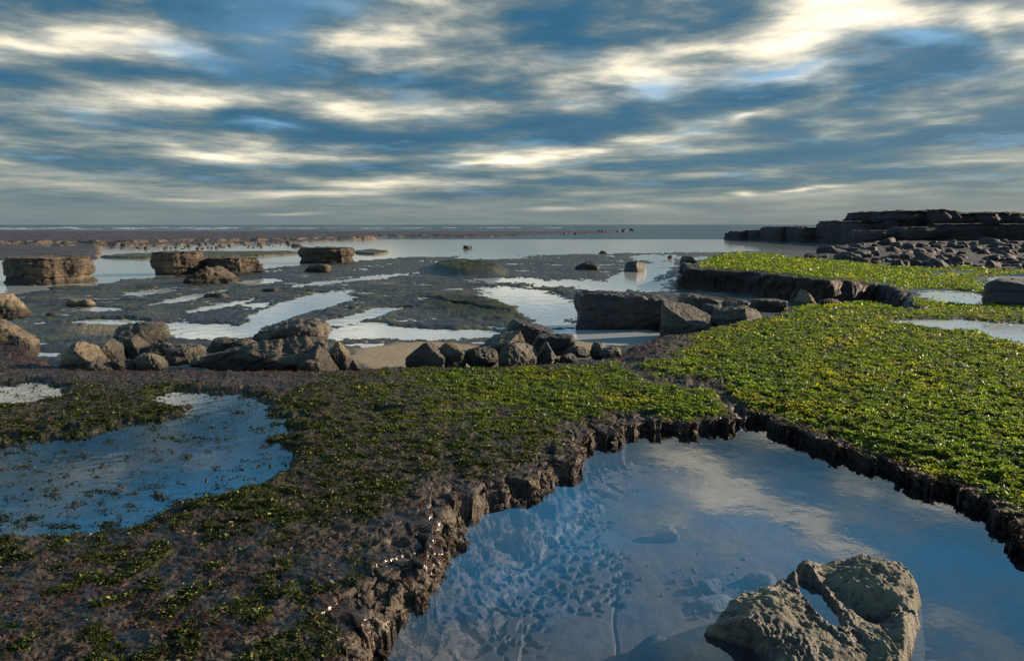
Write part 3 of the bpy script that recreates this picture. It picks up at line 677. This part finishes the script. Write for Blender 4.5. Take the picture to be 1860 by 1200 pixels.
def rock(px, base, w, h, label, cat='boulder', z=0., mat=None, seed=1, dr=.8, name='boulder', yaw=0, group=None, **kw):
    x, y = unproj(px, base, z); x = float(x); y = float(y)
    dep = y*CT+(CAMH-z)*ST; sc = dep/F
    q, t = rock_verts(w*sc, w*sc*dr, h*sc*(.80 if group == G1 else .90), seed, **kw)
    yoff = w*sc*dr*.42; x *= (y+yoff)/y                                    # the near foot of the rock sits on that pixel
    o = link(name, new_mesh(name, q, None, mat or M_GREY, T=t), label, cat, group, loc=(x, y+yoff, z), rz=R(yaw)); return o

# the row of boulders at the back edge of the ledge, left group
rock(256,618,106,36,'grey rounded boulder with green-tinged top, rearmost of its group',z=-.05,mat=M_GREY,seed=3,dr=.8,k=2.4,cuts=6,group=G1)
rock(157,668,92,54,'tan ridge-backed boulder at the left end of the row with a long right slope',z=0,mat=M_TAN,seed=7,dr=.7,k=3,planes=[(.75,-.1,.8,.42),(-.6,-.3,.6,.7)],group=G1)
rock(203,647,58,38,'small wedge-shaped stone with a sunlit right face behind the tan ridge-backed boulder',z=0,mat=M_GREY,seed=12,dr=.9,k=3,planes=[(.9,-.2,.6,.35),(-.7,-.2,.7,.5)],group=G1)
rock(247,640,72,34,'dark flat-sided stone just in front of the grey rounded boulder',z=0,mat=M_GREY,seed=15,dr=.8,k=5,cuts=5,planes=[(.9,-.3,.4,.6)],group=G1)
rock(292,640,56,20,'low dark stone half hidden behind the rocks right of the grey rounded boulder',z=0,mat=M_GREY,seed=16,dr=.9,group=G1)
rock(335,650,70,27,'long grey stone with a pale right end, left of the whale-backed rock',z=0,mat=M_GREY,seed=21,dr=.7,k=4,cuts=5,group=G1)
rock(276,667,54,31,'dark domed stone at the front of the left group',z=.0,mat=M_GREY,seed=23,dr=.8,k=2.6,group=G1)
rock(227,669,52,21,'low angular dark stone between the tan front slab and the dark domed stone',z=.0,mat=M_GREY,seed=24,dr=.8,k=4,group=G1)
rock(182,672,54,19,'tan slab lying in front of the ridge-backed boulder',z=.0,mat=M_TAN,seed=26,dr=.7,k=4,planes=[(.3,-.5,.8,.5)],group=G1)
rock(371,661,56,17,'low tan stone at the foot of the whale-backed rock',z=.0,mat=M_TAN,seed=29,dr=.7,group=G1)
rock(321,659,34,13,'small pale brown stone beside the dark domed stone',z=.0,mat=M_TAN,seed=30,dr=.8,group=G1,sub=4)
rock(418,634,100,23,'low sloping stone behind the left end of the whale-backed rock',z=-.05,mat=M_GREY,seed=31,dr=.6,group=G1)
rock(489,662,218,58,'broad whale-backed boulder with sunlit pitted top, largest of the left group',z=.0,mat=M_GREY,seed=33,dr=.5,k=3.0,cuts=5,planes=[(-.55,0,.8,.52),(.2,-.75,.55,.62)],sub=6,group=G1)
rock(578,664,78,44,'dark boulder with a bright slanting right face, against the whale-backed rock',z=.0,mat=M_GREY,seed=36,dr=.8,k=4,planes=[(.85,-.35,.45,.48),(-.5,-.4,.7,.62)],group=G1)
rock(618,658,46,45,'pale upright stone at the right end of the left group',z=.0,mat=M_TAN,seed=38,dr=.8,k=3,planes=[(.7,-.1,.6,.55)],group=G1)
rock(523,620,148,46,'dark flat-topped boulder perched behind the whale-backed rock',z=-.06,mat=M_GREY,seed=41,dr=.6,k=4.4,cuts=4,planes=[(-.5,-.2,.85,.66),(.1,-.7,-.6,.7)],sub=6,group=G1)
rock(566,669,54,16,'flat pale stone lying in front of the dark boulder with the bright face',z=.0,mat=M_TAN,seed=43,dr=.6,k=4,group=G1)
rock(645,667,24,20,'small pointed tan stone at the far right of the left group',z=.0,mat=M_TAN,seed=44,dr=.9,sub=4,planes=[(.8,0,.6,.3),(-.8,0,.6,.5)],group=G1)
# left edge outcrop
def strat(w, d, h, seed, under=.25, layers=5, sub=(220, 70), k=2.8, topn=.05, lean=0, rag=.045, bite=.17):
    """layered block: outline from a superellipse, undercut profile, bedding steps"""
    nt_, nz = sub; rs = np.random.RandomState(seed)
    th = np.linspace(0, 2*np.pi, nt_, endpoint=False); c, s_ = np.cos(th), np.sin(th)
    r0 = 1/((np.abs(c)**k+np.abs(s_)**k)**(1/k)); r0 = r0*(1+bite*(noise2(c*1.4+seed, s_*1.4, seed)+.35*noise2(c*3.4+seed, s_*3.4, seed+1)+.08*noise2(c*9+seed, s_*9, seed+2)))
    tv = np.concatenate([np.linspace(-.25, 1, nz), np.ones(26)]); rr = np.concatenate([np.ones(nz), np.linspace(.985, 0, 26)])
    T_, TV = np.meshgrid(th, tv); RR = np.repeat(rr[:, None], nt_, 1); TVc = np.clip(TV, 0, 1)
    prof = 1-under*(1-sstep(.05, .72, TVc))*(.7+.5*noise2(np.cos(T_)*1.2+seed, np.sin(T_)*1.2, seed+3))
    prof = prof-.09*sstep(.80, 1.0, TVc)+.10*sstep(.30, .0, TVc)*(under < .1)
    lay = TVc*layers+.5*noise2(np.cos(T_)*1.5, np.sin(T_)*1.5+seed, seed+4)
    li = np.floor(lay); fr = lay-li
    lw = _hf(li.astype(np.int64), np.zeros_like(li).astype(np.int64)+seed, seed+5)
    prof = prof-.09*lw*(rr[:, None] > .99)-.03*sstep(.10, .0, np.minimum(fr, 1-fr))*(lw > .4)
    X = r0[None]*np.cos(T_)*RR*prof*w/2; Y = r0[None]*np.sin(T_)*RR*prof*d/2
    Z = TV*h+(RR < .99)*h*(.0+.10*fbm2(X*3/w+seed, Y*3/w, 4, seed+8))*(1-RR)**.3+lean*X*TVc
    P = np.stack([X, Y, Z], -1).reshape(-1, 3); s = max(w, d)
    n = np.stack([np.cos(T_)*(RR > .9), np.sin(T_)*(RR > .9), (RR < .99)*.6], -1).reshape(-1, 3)
    P = P+n*(rag*s*fbm3(P*np.array([5, 5, 5])/s*1.3+seed, 5, seed+6, .6))[:, None]
    i = np.arange(len(tv)*nt_).reshape(len(tv), nt_); j = np.roll(i, -1, 1)
    q = np.stack([i[:-1], j[:-1], j[1:], i[1:]], -1).reshape(-1, 4)
    return P, q
def block(px, base, w, h, label, name='layered_rock', cat='rock', z=ZW, mat=None, dr=.7, yaw=0, seed=1, group=None, **kw):
    x, y = unproj(px, base, z); sc = (y*CT+(CAMH-z)*ST)/F
    P, q = strat(w*sc, w*sc*dr, h*sc, seed, **kw)
    return link(name, new_mesh(name, P, q, mat or M_BLOCK), label, cat, group, loc=(float(x)*(float(y)+w*sc*dr*.45)/float(y), float(y)+w*sc*dr*.45, z), rz=R(yaw))
G2 = 'layered rock stacks in the lagoon'
block(92,517,164,47,'large undercut layered rock stack at the left edge of the lagoon',z=ZW,dr=.75,yaw=-28,seed=5,under=.04,group=G2,layers=3)
block(325,500,95,41,'tall rear block of the double rock stack, dark face with a flat top',z=ZW,dr=.8,yaw=-24,seed=8,under=.12,group=G2,layers=3)
block(412,498,122,28,'long low rock slab beside the double stack with a sunlit right end',z=ZW,dr=.6,yaw=-18,seed=9,under=.0,group=G2,layers=2)
rock(386,517,96,37,'pointed layered mound in front of the double rock stack','rock',z=ZW,mat=M_BLOCK,seed=52,dr=.9,k=2.3,cuts=5,planes=[(.6,0,.7,.6),(-.6,0,.7,.6)],name='layered_rock',group=G2)
block(596,479,98,28,'flat-topped dark rock stack standing alone at the edge of the lagoon',z=ZW,dr=.7,yaw=-12,seed=11,under=.06,group=G2,layers=2)
rock(14,567,70,36,'sunlit cracked tan boulder at the left edge of the picture',z=.02,mat=M_TAN,seed=61,dr=.9,k=4)
rock(8,640,104,60,'broad tan rock shelf below the cracked boulder at the left edge','rock',z=-.05,mat=M_TAN,seed=62,dr=.8,k=4.5,cuts=5,name='layered_rock')
rock(42,640,40,28,'small tan stone leaning against the shelf at the left edge',z=.0,mat=M_TAN,seed=63,dr=.8)
# middle group
G3 = 'boulders at the middle of the ledge edge'
rock(773,663,74,46,'grey five-sided slab with a thin bright right edge, leftmost of the middle group',z=.0,mat=M_GREY,seed=71,dr=.6,k=5,cuts=3,planes=[(-.6,0,.75,.62),(.62,-.1,.7,.70),(0,-.9,.35,.6)],group=G3)
rock(820,660,56,40,'rough stone with a pitted sunlit right side behind the five-sided slab',z=.0,mat=M_TAN,seed=72,dr=.8,k=3.5,planes=[(-.5,-.6,.3,.5)],group=G3)
rock(874,658,64,30,'smooth dark rounded stone in the middle group',z=.0,mat=M_DARK,seed=73,dr=.7,k=2.6,cuts=4,group=G3)
rock(916,636,100,34,'long tilted slab with a bright triangular end facet',z=.0,mat=M_TAN,seed=75,dr=.7,k=5,cuts=3,planes=[(-.45,-.2,.85,.30),(.8,-.4,.3,.62)],group=G3)
rock(942,664,74,45,'blue-grey faceted boulder, largest at the front of the middle group',z=.0,mat=M_GREY,seed=76,dr=.7,k=3,cuts=7,planes=[(.4,-.8,.2,.6)],group=G3)
rock(994,658,52,40,'dark pointed stone right of the blue-grey faceted boulder',z=.0,mat=M_DARK,seed=78,dr=.8,k=3,planes=[(.75,0,.65,.42),(-.7,0,.7,.5)],group=G3)
rock(1004,636,84,31,'dark squared block with a thin sunlit right edge',z=.0,mat=M_DARK,seed=79,dr=.6,k=7,cuts=2,group=G3)
rock(962,612,92,28,'flat dark slab sloping right, rearmost of the middle group',z=-.1,mat=M_DARK,seed=81,dr=.8,k=5,cuts=2,planes=[(.4,0,.9,.4)],group=G3)
rock(1046,645,52,15,'flat pale grey stone beside the waterside of the dark block',z=.0,mat=M_GREY,seed=82,dr=.7,k=2.4,group=G3)
rock(1087,641,32,22,'round pale cobble at the right end of the middle group',z=.0,mat=M_GREY,seed=83,dr=.8,k=2.2,sub=4,group=G3)
rock(1030,657,36,15,'small dark oval stone in front of the flat pale stone',z=.0,mat=M_GREY,seed=84,dr=.8,k=2.3,sub=4,group=G3)
rock(1108,645,44,15,'low wedge of grey rock right of the round cobble',z=.0,mat=M_GREY,seed=85,dr=.8,group=G3)
# the big block and its neighbours
rock(1129,600,176,76,'very large squared dark boulder standing in the channel',z=ZW,mat=M_DARK,seed=91,dr=.55,k=9,cuts=1,planes=[(0,-.9,-.5,.78)],sub=6,rough=.06,lo=.9,hi=1.0)
G4 = 'slabs piled beside the large block'
rock(1252,604,104,58,'tan-topped slab tilted against the right side of the large dark boulder',z=-.25,mat=M_GREY,seed=93,dr=.8,k=5,cuts=2,planes=[(.25,-.35,.9,.30),(-.6,-.6,.3,.7)],group=G4)
rock(1262,527,92,30,'low dark toe of rock at the left foot of the raised ledge','rock',z=ZW,mat=M_DARK,seed=132,dr=1.2,k=3,cuts=5)
rock(1272,563,76,30,'flat pitted slab behind the tilted tan-topped slab',z=-.2,mat=M_GREY,seed=94,dr=.8,k=5,cuts=2,group=G4)
rock(1334,563,58,22,'smooth low grey stone in the channel below the raised ledge',z=-.2,mat=M_GREY,seed=95,dr=.8,k=2.5,group=G4)
rock(1290,570,42,19,'small dark rounded stone tucked behind the tilted slab',z=-.1,mat=M_DARK,seed=96,dr=.8,k=2.4,group=G4)
rock(1342,585,104,31,'wide rough brown-streaked rock at the edge of the green ledge',z=-.05,mat=M_GREY,seed=97,dr=.6,k=3.5,group=G4)
rock(1396,559,60,18,'flat rectangular slab with a squared pale end',z=-.02,mat=M_GREY,seed=98,dr=.8,k=8,cuts=1,group=G4)
rock(1460,553,48,30,'pyramid-shaped grey stone on the back of the green ledge',z=.0,mat=M_TAN,seed=99,dr=.8,k=2.5,planes=[(.6,0,.75,.38),(-.7,-.1,.6,.40)],group=G4)
rock(1502,552,44,11,'thin flat stone right of the pyramid-shaped one',z=.0,mat=M_GREY,seed=100,dr=.7,k=2.6,group=G4)
rock(1868,562,150,58,'big smooth dark boulder at the right edge beside the ledge puddle',z=-.02,mat=M_DARK,seed=104,dr=.7,k=2.5,cuts=4,sub=6,rough=.02)
rock(1745,674,48,13,'small dark flat stone poking through the bright green weed','stone',z=.0,mat=M_DARK,seed=133,dr=.8,k=4,sub=4,name='stone')
# loners out on the flats
for (px, b_, w_, h_, lab, mt, sd_, kk) in [
    (1067,491,46,18,'dark oblong boulder on the wet flats, left of a similar squarer one',M_DARK,111,3.6),
    (1156,494,44,21,'squared dark boulder standing in water with its reflection below',M_DARK,112,6),
    (1096,461,18,7,'small dark stone at the lagoon edge behind the oblong boulder',M_DARK,115,2.5),
    (1217,469,9,6,'tiny dark stone by the narrow bright pool near the raised ledge',M_DARK,116,2.5),
    (849,452,21,7,'lone dark stone in the middle of the lagoon',M_DARK,117,2.3),
    (152,557,48,15,'dark brick-shaped rock with a tan end on the left flats',M_TAN,118,6),
    (394,543,40,12,'flat dark rock with a notched right end beside a thin puddle',M_DARK,119,6),
    (495,530,34,8,'thin dark rock at the tip of the bright curved puddle',M_DARK,120,3),
    (576,495,50,17,'squared pale-ended ledge rock in front of the lone flat-topped stack',M_BLOCK,121,6),
    (266,526,38,9,'low black rock between the two left rock stacks',M_DARK,122,3),
    (95,577,26,11,'small dark pointed rock near the tan outcrop at left',M_DARK,123,2.5),
    (540,448,22,6,'small dark rock in the lagoon left of the lone flat-topped stack',M_DARK,124,2.5),
    (800,556,26,5,'low rock edge beside the crack on the flats',M_DARK,125,4)]:
    rock(px, b_, w_, h_, lab, z=ZW, mat=mt, seed=sd_, dr=.75, k=kk, cuts=4, sub=4)
rock(1250,491,34,15,'pale-edged block at the left corner of the raised ledge, lower of two',z=ZW+.2,mat=M_GREY,seed=130,dr=.8,k=6,cuts=3,sub=4)
rock(1252,476,32,12,'grey block resting behind the corner block of the raised ledge, upper of two',z=ZW+.25,mat=M_GREY,seed=131,dr=.8,k=5,cuts=3,sub=4)

# ------------------------------------------------------------------ headland at right
def headland():
    Vs, Qs = [], []; off = 0; rs = np.random.RandomState(4)
    # (px left, px right, base y px, top y px, depth m)
    segs = [(1336,1352,434,424,5),(1348,1384,435,421,6),(1380,1422,436,419,6),(1418,1452,438,413,7),(1446,1470,439,412.5,7),(1466,1512,440,415,8),(1508,1552,441,415.5,8),(1548,1592,443,418,8),
            (1576,1634,445,402,12),(1630,1664,446,397,12),(1656,1712,446,383.5,14),(1708,1746,447,384,14),(1742,1800,447,388,14),(1796,1850,448,387,14),(1846,1920,448,388,14),(1916,2010,448,392,14),(2000,2120,448,396,14),
            (1600,1700,450,420,5),(1680,1790,452,414,5),(1760,1900,453,408,6),(1880,2050,453,410,6)]
    for i, (a, b_, base, top, dp) in enumerate(segs):
        x0, y0 = unproj((a+b_)/2, base, -.35); sc = (y0*CT+(CAMH+.35)*ST)/F
        P, q = strat((b_-a)*sc*1.35, dp, (base-top)*sc, 200+i, under=.02, layers=2, sub=(120, 34), k=6, lean=0, rag=.03, bite=.08)
        P = P+np.array([x0, y0+dp*.5, -.35]); Vs.append(P); Qs.append(q+off); off += len(P)
    me = new_mesh('rock_headland', np.concatenate(Vs), np.concatenate(Qs), M_CLIFF, smooth=True)
    link('rock_headland', me, 'dark stepped rocky headland rising at the right of the horizon', 'headland')
headland()
# rubble below the headland
rs = np.random.RandomState(77); protos = []
for i in range(10):
    q, t = rock_verts(1, rs.uniform(.6, .9), rs.uniform(.4, .7), 300+i, k=rs.uniform(2.6, 6), cuts=5, sub=3, rough=.06)
    protos.append(new_mesh('boulder', q, None, M_RUB, T=t))
def scatter(n, poly_px, zfun, wpx, group, label, cat='boulder', key='H', pro=protos, seed=1, name='boulder', zs=1.):
    rs = np.random.RandomState(seed); P = np.array(poly_px, float); placed = 0; tries = 0
    while placed < n and tries < n*60:
        tries += 1
        px = rs.uniform(P[:, 0].min(), P[:, 0].max()); py = rs.uniform(P[:, 1].min(), P[:, 1].max())
        if poly_sd(P, np.array([px]), np.array([py]))[0] > 0: continue
        x, y = unproj(px, py, zfun(px, py)); x, y = float(x), float(y)
        z = float(lookup(np.array([x]), np.array([y]), 'H')[0]) if key else zfun(px, py)
        sc = y/F; s = rs.uniform(*wpx)*sc*(1+.5*(rs.rand() > .9))
        o = link(name, pro[rs.randint(len(pro))], label, cat, group, loc=(x, y, z-.04*s), rz=rs.uniform(0, 6.28))
        o.rotation_euler[0] = rs.uniform(-.25, .25); o.rotation_euler[1] = rs.uniform(-.25, .25)
        o.scale = (s*rs.uniform(.8, 1.3), s*rs.uniform(.8, 1.2), s*rs.uniform(.7, 1.1)*zs); placed += 1
scatter(225, [(1420,466),(1470,459),(1520,452),(1600,449),(1860,446),(1920,446),(1920,490),(1860,489),(1700,487),(1600,482),(1500,474)], lambda a, b: .05, (9, 30),
        'dark rubble between the ledge and the headland', 'dark angular boulder in the rubble between green ledge and headland', seed=5, zs=.75)
scatter(22, [(1360,452),(1460,456),(1480,463),(1420,464),(1370,460)], lambda a, b: .1, (8, 20), 'stones on the back rim of the raised ledge', 'dark stone on the far rim of the raised green ledge', seed=6, cat='stone', name='stone')
scatter(60, [(190,447),(560,438),(600,441),(480,450),(300,455),(200,458)], lambda a, b: ZW, (3, 8), 'stones along the foot of the reef', 'small stone in the shallows along the front of the reef', key=None, seed=8, cat='stone', name='stone')
scatter(26, [(1000,424),(1150,418),(1160,420),(1040,427)], lambda a, b: ZW, (3, 8), 'rock tips at the end of the reef', 'black rock tip breaking the water at the end of the reef', key=None, seed=9, cat='rock', name='rock_tip')

# ------------------------------------------------------------------ rock standing in the foreground pool
def pool_rock():
    n = 420; OUT = [(1268,1150),(1300,1118),(1345,1082),(1400,1066),(1432,1060),(1424,1052),(1440,1030),(1462,1018),(1500,1024),(1545,1026),(1592,1020),(1640,1050),(1668,1090),(1672,1125),(1664,1160),(1660,1215),(1640,1270),(1520,1300),(1420,1290),(1395,1230),(1370,1180),(1320,1165)]
    zr = ZP+.01; W = wpoly(OUT, zr); wc = W.mean(0); W = W+(W-wc)/np.linalg.norm(W-wc, axis=1)[:, None]*np.array([.045, .02]); x0, y0 = W.min(0)-.12; x1, y1 = W.max(0)+.12
    X, Y = np.meshgrid(np.linspace(x0, x1, n), np.linspace(y0, y1, n))
    d = -poly_sd(W, X, Y)+.018*fbm2(X*9, Y*9, 4, 401)
    px, py = proj(X, Y, ZP+.07)
    zb = ZP+.052
    e = sstep(-.03, .07, d)
    h = .040+.030*fbm2(X*3.5+2, Y*3.5, 3, 402)
    def bumpe(cx, cy, rx, ry, rot, amp, sharp=.9): return amp*sstep(0, sharp, ell(px, py, cx, cy, rx, ry, rot))
    h += bumpe(1400,1105,150,60,-20,.055)+bumpe(1462,1040,45,40,50,.055)+bumpe(1590,1050,120,50,5,.075)+bumpe(1635,1110,60,90,0,.045)+bumpe(1560,1130,130,30,35,.035)+bumpe(1440,1160,150,34,10,.03)+bumpe(1460,1230,90,40,0,.04)
    eb = ell(px, py, 1488, 1086, 58, 18, 50)+.13*fbm2(X*14, Y*14, 3, 404)
    h = np.where(eb > -.9, np.maximum(h, lerp(.045, .066, sstep(-.9, -.3, eb))), h)
    h = lerp(h, .022, sstep(-.22, .12, eb))
    h -= .045*sstep(0, .6, ell(px, py, 1610, 1100, 70, 22, 5))*(eb < -.6)
    big = fbm2(X*8, Y*8, 4, 405, .6)
    rg = ridge2(X*12+2*noise2(X*4, Y*4, 1), Y*12, 3, 407)
    dark = np.clip(sstep(.15, -.35, rg)*.9+sstep(-1.6, -.3, eb)*(1-sstep(.02, .3, eb))+sstep(.1, .4, -big)*.6+sstep(0, .5, ell(px, py, 1600, 1110, 110, 24, 5))+sstep(0, .4, ell(px, py, 1400, 1160, 130, 26, 12)), 0, 1)
    gran = fbm2(X*70, Y*70, 2, 410)
    dry = 1-sstep(-.1, .15, eb)
    h = h+dry*(.022*big+.016*(rg-.3)+.006*gran*dark+.004*fbm2(X*30, Y*30, 3, 411))
    f1, f2, cid = worley2(X*30, Y*30, 408); h -= dry*.012*sstep(.34, .12, f1)*(cid > .45)*(fbm2(X*4, Y*4, 2, 409) > -.1)
    Z = lerp(-.36, ZP+h, e)
    keep = d > -.06
    q = grid_quads(n, n); q = q[keep.ravel()[q].all(1)]; u, inv = np.unique(q, return_inverse=True)
    V = np.stack([X, Y, Z], -1).reshape(-1, 3)[u]
    mk = np.stack([dark, sstep(-.1, .3, big), 0*X], -1).reshape(-1, 3)[u]
    c = V.mean(0); c[2] = 0
    b = NB('barnacled_rock'); P = b.obj(); dk, pl, _ = b.sep(b.attr('mask').outputs['Color'])
    n1 = b.noise(5, 6, .65, P); n2 = b.noise(28, 5, .7, P); n3 = b.noise(110, 3, .6, P)
    col = b.ramp(n1, [(.3, (.075, .070, .050)), (.5, (.155, .14, .10)), (.7, (.27, .24, .175))])
    col = b.mix(b.mr(n2, .5, .68, 0, .75), col, (.065, .055, .042)); col = b.mix(b.mr(n3, .56, .68, 0, .5), col, (.34, .30, .23))
    col = b.mix(b.math('MULTIPLY', dk, b.mr(n2, .35, .55, .25, .9)), col, (.030, .021, .022))
    hh = b.math('ADD', b.math('MULTIPLY', n2, .6), b.math('MULTIPLY', n3, .5))
    oz = b.sep(b.geo())[2]; col = b.mix(b.mr(b.math('ADD', oz, b.math('MULTIPLY', n2, -.03)), ZP+.005, ZP-.015, 0, .85), col, (.022, .018, .015))
    m = b.done(b.pbsdf(col, b.mr(dk, 0, 1, .8, .5), b.bump(hh, .02, 1.)))
    link('pitted_rock', new_mesh('pitted_rock', V-c, inv.reshape(-1, 4), m, attrs=dict(mask=mk)), 'pale green-grey pitted rock with a small water-filled hollow standing in the foreground pool', 'rock', loc=tuple(c))
    m = (ell(px, py, 1488, 1086, 76, 30, 50) > 0)
    q = grid_quads(n, n); q = q[m.ravel()[q].all(1)]; u, inv = np.unique(q, return_inverse=True)
    V = np.stack([X, Y, X*0+zb-.012], -1).reshape(-1, 3)[u]
    link('hollow_water', new_mesh('hollow_water', V, inv.reshape(-1, 4), M_SHALLOW), 'water lying in the hollow of the pitted rock', kind='structure')
pool_rock()
# stones lying on the pool floor
def poolstone(px, py, w, h, label, seed, mat=M_PEB, k=2.3, dr=.8, **kw):
    x, y = unproj(px, py, -.25); sc = y/F; q, t = rock_verts(w*sc, w*sc*dr, h*sc, seed, k=k, sub=4, rough=.03, **kw)
    link('submerged_stone', new_mesh('submerged_stone', q, None, mat, T=t), label, 'stone', loc=(float(x), float(y), -.27))
poolstone(1212,972,48,26,'pale round cobble under water in the middle of the foreground pool',501)
poolstone(1215,1200,150,40,'dark angular slab under water at the bottom edge of the pool',502,M_DARK,5)
poolstone(1290,1062,48,22,'rounded brown cobble under water left of the pitted rock',503)
poolstone(1300,1090,80,16,'large flat orange-brown stone under water touching the pitted rock',504)
poolstone(1380,1050,60,22,'blue-grey cobble under water just above the pitted rock',505)
pebs = []
for i in range(5):
    q, t = rock_verts(1, .8, .5, 520+i, k=2.3, cuts=3, sub=3, rough=.03); pebs.append(new_mesh('pebble', q, None, M_PEB, T=t))
rs = np.random.RandomState(3)
for i in range(70):
    px = rs.normal(1300, 60); py = rs.normal(1055, 32); x, y = unproj(px, py, -.26); s = rs.uniform(.012, .035)
    o = link('pebble', pebs[i % 5], 'small pebble on the pool floor left of the pitted rock', 'pebble', 'pebbles on the floor of the foreground pool', loc=(float(x), float(y), -.275), rz=rs.uniform(0, 6)); o.scale = (s, s, s)

# ------------------------------------------------------------------ algae and weed (stuff)
def blades(name, n, region, dens, size, colf, label, cat, seed, up=(.2, .9), wid=.34, zoff=-.002):
    rs = np.random.RandomState(seed); x0, x1, y0, y1 = region
    px = rs.uniform(x0, x1, n); py = rs.uniform(y0, y1, n)
    X, Y = unproj(px, py, 0.)
    D = dens(X, Y, px, py); ok = rs.rand(n) < D; X, Y, px, py = X[ok], Y[ok], px[ok], py[ok]; n = len(X)
    H = lookup(X, Y, 'H')
    L = size(X, Y)*np.clip(np.exp(rs.normal(-.12, .42, n)), .3, 2.4); a = rs.uniform(0, 2*np.pi, n); el = rs.uniform(up[0], up[1], n)
    dx, dy, dz = np.cos(a)*np.cos(el), np.sin(a)*np.cos(el), np.sin(el)
    tw = rs.normal(0, .7, n); sx = -np.sin(a)*np.cos(tw); sy = np.cos(a)*np.cos(tw); sz = np.sin(tw)
    W = L*wid*rs.uniform(.6, 1.3, n)
    B = np.stack([X, Y, H+zoff], 1); D_ = np.stack([dx, dy, dz], 1); S_ = np.stack([sx, sy, sz], 1)
    droop = np.stack([0*X, 0*X, -.35*L*rs.uniform(0, 1, n)], 1)
    v0 = B; v1 = B+D_*(L*.55)[:, None]+S_*(W*.5)[:, None]; v2 = B+D_*L[:, None]+droop; v3 = B+D_*(L*.5)[:, None]-S_*(W*.5)[:, None]
    V = np.stack([v0, v1, v2, v3], 1).reshape(-1, 3)
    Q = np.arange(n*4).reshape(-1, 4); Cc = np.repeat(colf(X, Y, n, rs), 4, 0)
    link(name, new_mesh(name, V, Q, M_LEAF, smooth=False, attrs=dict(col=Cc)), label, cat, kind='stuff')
    print(name, n)
def clump(X, Y, s=1.): return sstep(-.35, .45, fbm2(X*7*s, Y*7*s, 3, 91)+.4*fbm2(X*2, Y*2, 2, 92))
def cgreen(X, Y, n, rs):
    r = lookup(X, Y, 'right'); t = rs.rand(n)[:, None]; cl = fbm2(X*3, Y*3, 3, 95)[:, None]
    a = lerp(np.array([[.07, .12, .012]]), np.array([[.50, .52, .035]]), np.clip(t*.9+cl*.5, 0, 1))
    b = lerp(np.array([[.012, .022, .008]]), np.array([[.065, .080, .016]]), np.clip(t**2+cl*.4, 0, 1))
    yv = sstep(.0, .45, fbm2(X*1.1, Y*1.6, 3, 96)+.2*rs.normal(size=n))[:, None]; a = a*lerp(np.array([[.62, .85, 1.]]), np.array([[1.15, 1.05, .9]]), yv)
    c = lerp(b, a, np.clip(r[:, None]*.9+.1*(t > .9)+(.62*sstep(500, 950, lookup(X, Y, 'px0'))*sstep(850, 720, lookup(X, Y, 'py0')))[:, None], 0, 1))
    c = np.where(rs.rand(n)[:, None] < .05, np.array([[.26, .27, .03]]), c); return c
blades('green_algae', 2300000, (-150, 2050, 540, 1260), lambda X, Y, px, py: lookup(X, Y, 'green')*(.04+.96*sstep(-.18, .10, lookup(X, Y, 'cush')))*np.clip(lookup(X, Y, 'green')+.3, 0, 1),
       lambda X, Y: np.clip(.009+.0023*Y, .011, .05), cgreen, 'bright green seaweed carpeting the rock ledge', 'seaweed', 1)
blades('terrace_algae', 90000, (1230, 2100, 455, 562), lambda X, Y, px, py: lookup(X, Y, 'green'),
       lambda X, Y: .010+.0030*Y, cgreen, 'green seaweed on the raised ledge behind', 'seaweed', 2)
def cbrown(X, Y, n, rs):
    t = rs.rand(n)[:, None]; return lerp(np.array([[.022, .012, .011]]), np.array([[.17, .080, .055]]), t**1.8)
blades('brown_weed', 900000, (-150, 2050, 600, 1260), lambda X, Y, px, py: np.clip(lookup(X, Y, 'weed')*1.0+.42*(lookup(X, Y, 'pool') < .1)*sstep(-.1, .3, fbm2(X*4, Y*4, 3, 98)+.1), 0, 1)*(lookup(X, Y, 'H') > -.17)*(lookup(X, Y, 'dP') > -.05)*(.2+.8*clump(X, Y, 1.7)),
       lambda X, Y: .008+.0022*Y, cbrown, 'short reddish brown seaweed on bare rock', 'seaweed', 3, up=(0, .8))
blades('pool_weed', 170000, (-150, 620, 690, 1010), lambda X, Y, px, py: sstep(.02, .6, lookup(X, Y, 'pool'))*np.clip(sstep(.1, .5, fbm2(X*5, Y*11, 4, 97)+.12)*.9+sstep(880, 960, py)*sstep(-.25, .2, fbm2(X*4, Y*8, 3, 103))*.9, 0, 1),
       lambda X, Y: .008+.0015*Y, lambda X, Y, n, rs: lerp(np.array([[.010, .018, .012]]), np.array([[.045, .060, .018]]), rs.rand(n)[:, None]**2), 'dark weed breaking the surface of the shallow pool', 'seaweed', 4, up=(0, .5), zoff=.012)

# ------------------------------------------------------------------ surf beyond the reef
def surf():
    b = NB('surf_foam'); m = b.done(b.pbsdf((.5, .54, .56), .8))
    rs = np.random.RandomState(9)
    for (xa, xb, Yc, hh) in [(-330, -40, 360, .55), (-300, 30, 430, .5), (-380, -120, 300, .4)]:
        n = 500; x = np.linspace(xa, xb, n); amp = np.clip(.25+fbm2(x*.05, x*0+Yc, 4, 7)*1.1, 0.02, 1)*hh
        yb = Yc+6*noise2(x*.02, x*0+3., 8); rows = []
        for t in np.linspace(0, 1, 7): rows.append(np.stack([x, yb+(t-.5)*5, ZW-.05+amp*math.sin(math.pi*t)*(.8+.4*noise2(x*.6, x*0+t*3, 9))], 1))
        link('breaking_wave', new_mesh('breaking_wave', np.concatenate(rows), grid_quads(7, n), m), 'white surf line breaking beyond the far reef', 'surf', kind='stuff')
surf()
print('objects', len(bpy.data.objects))
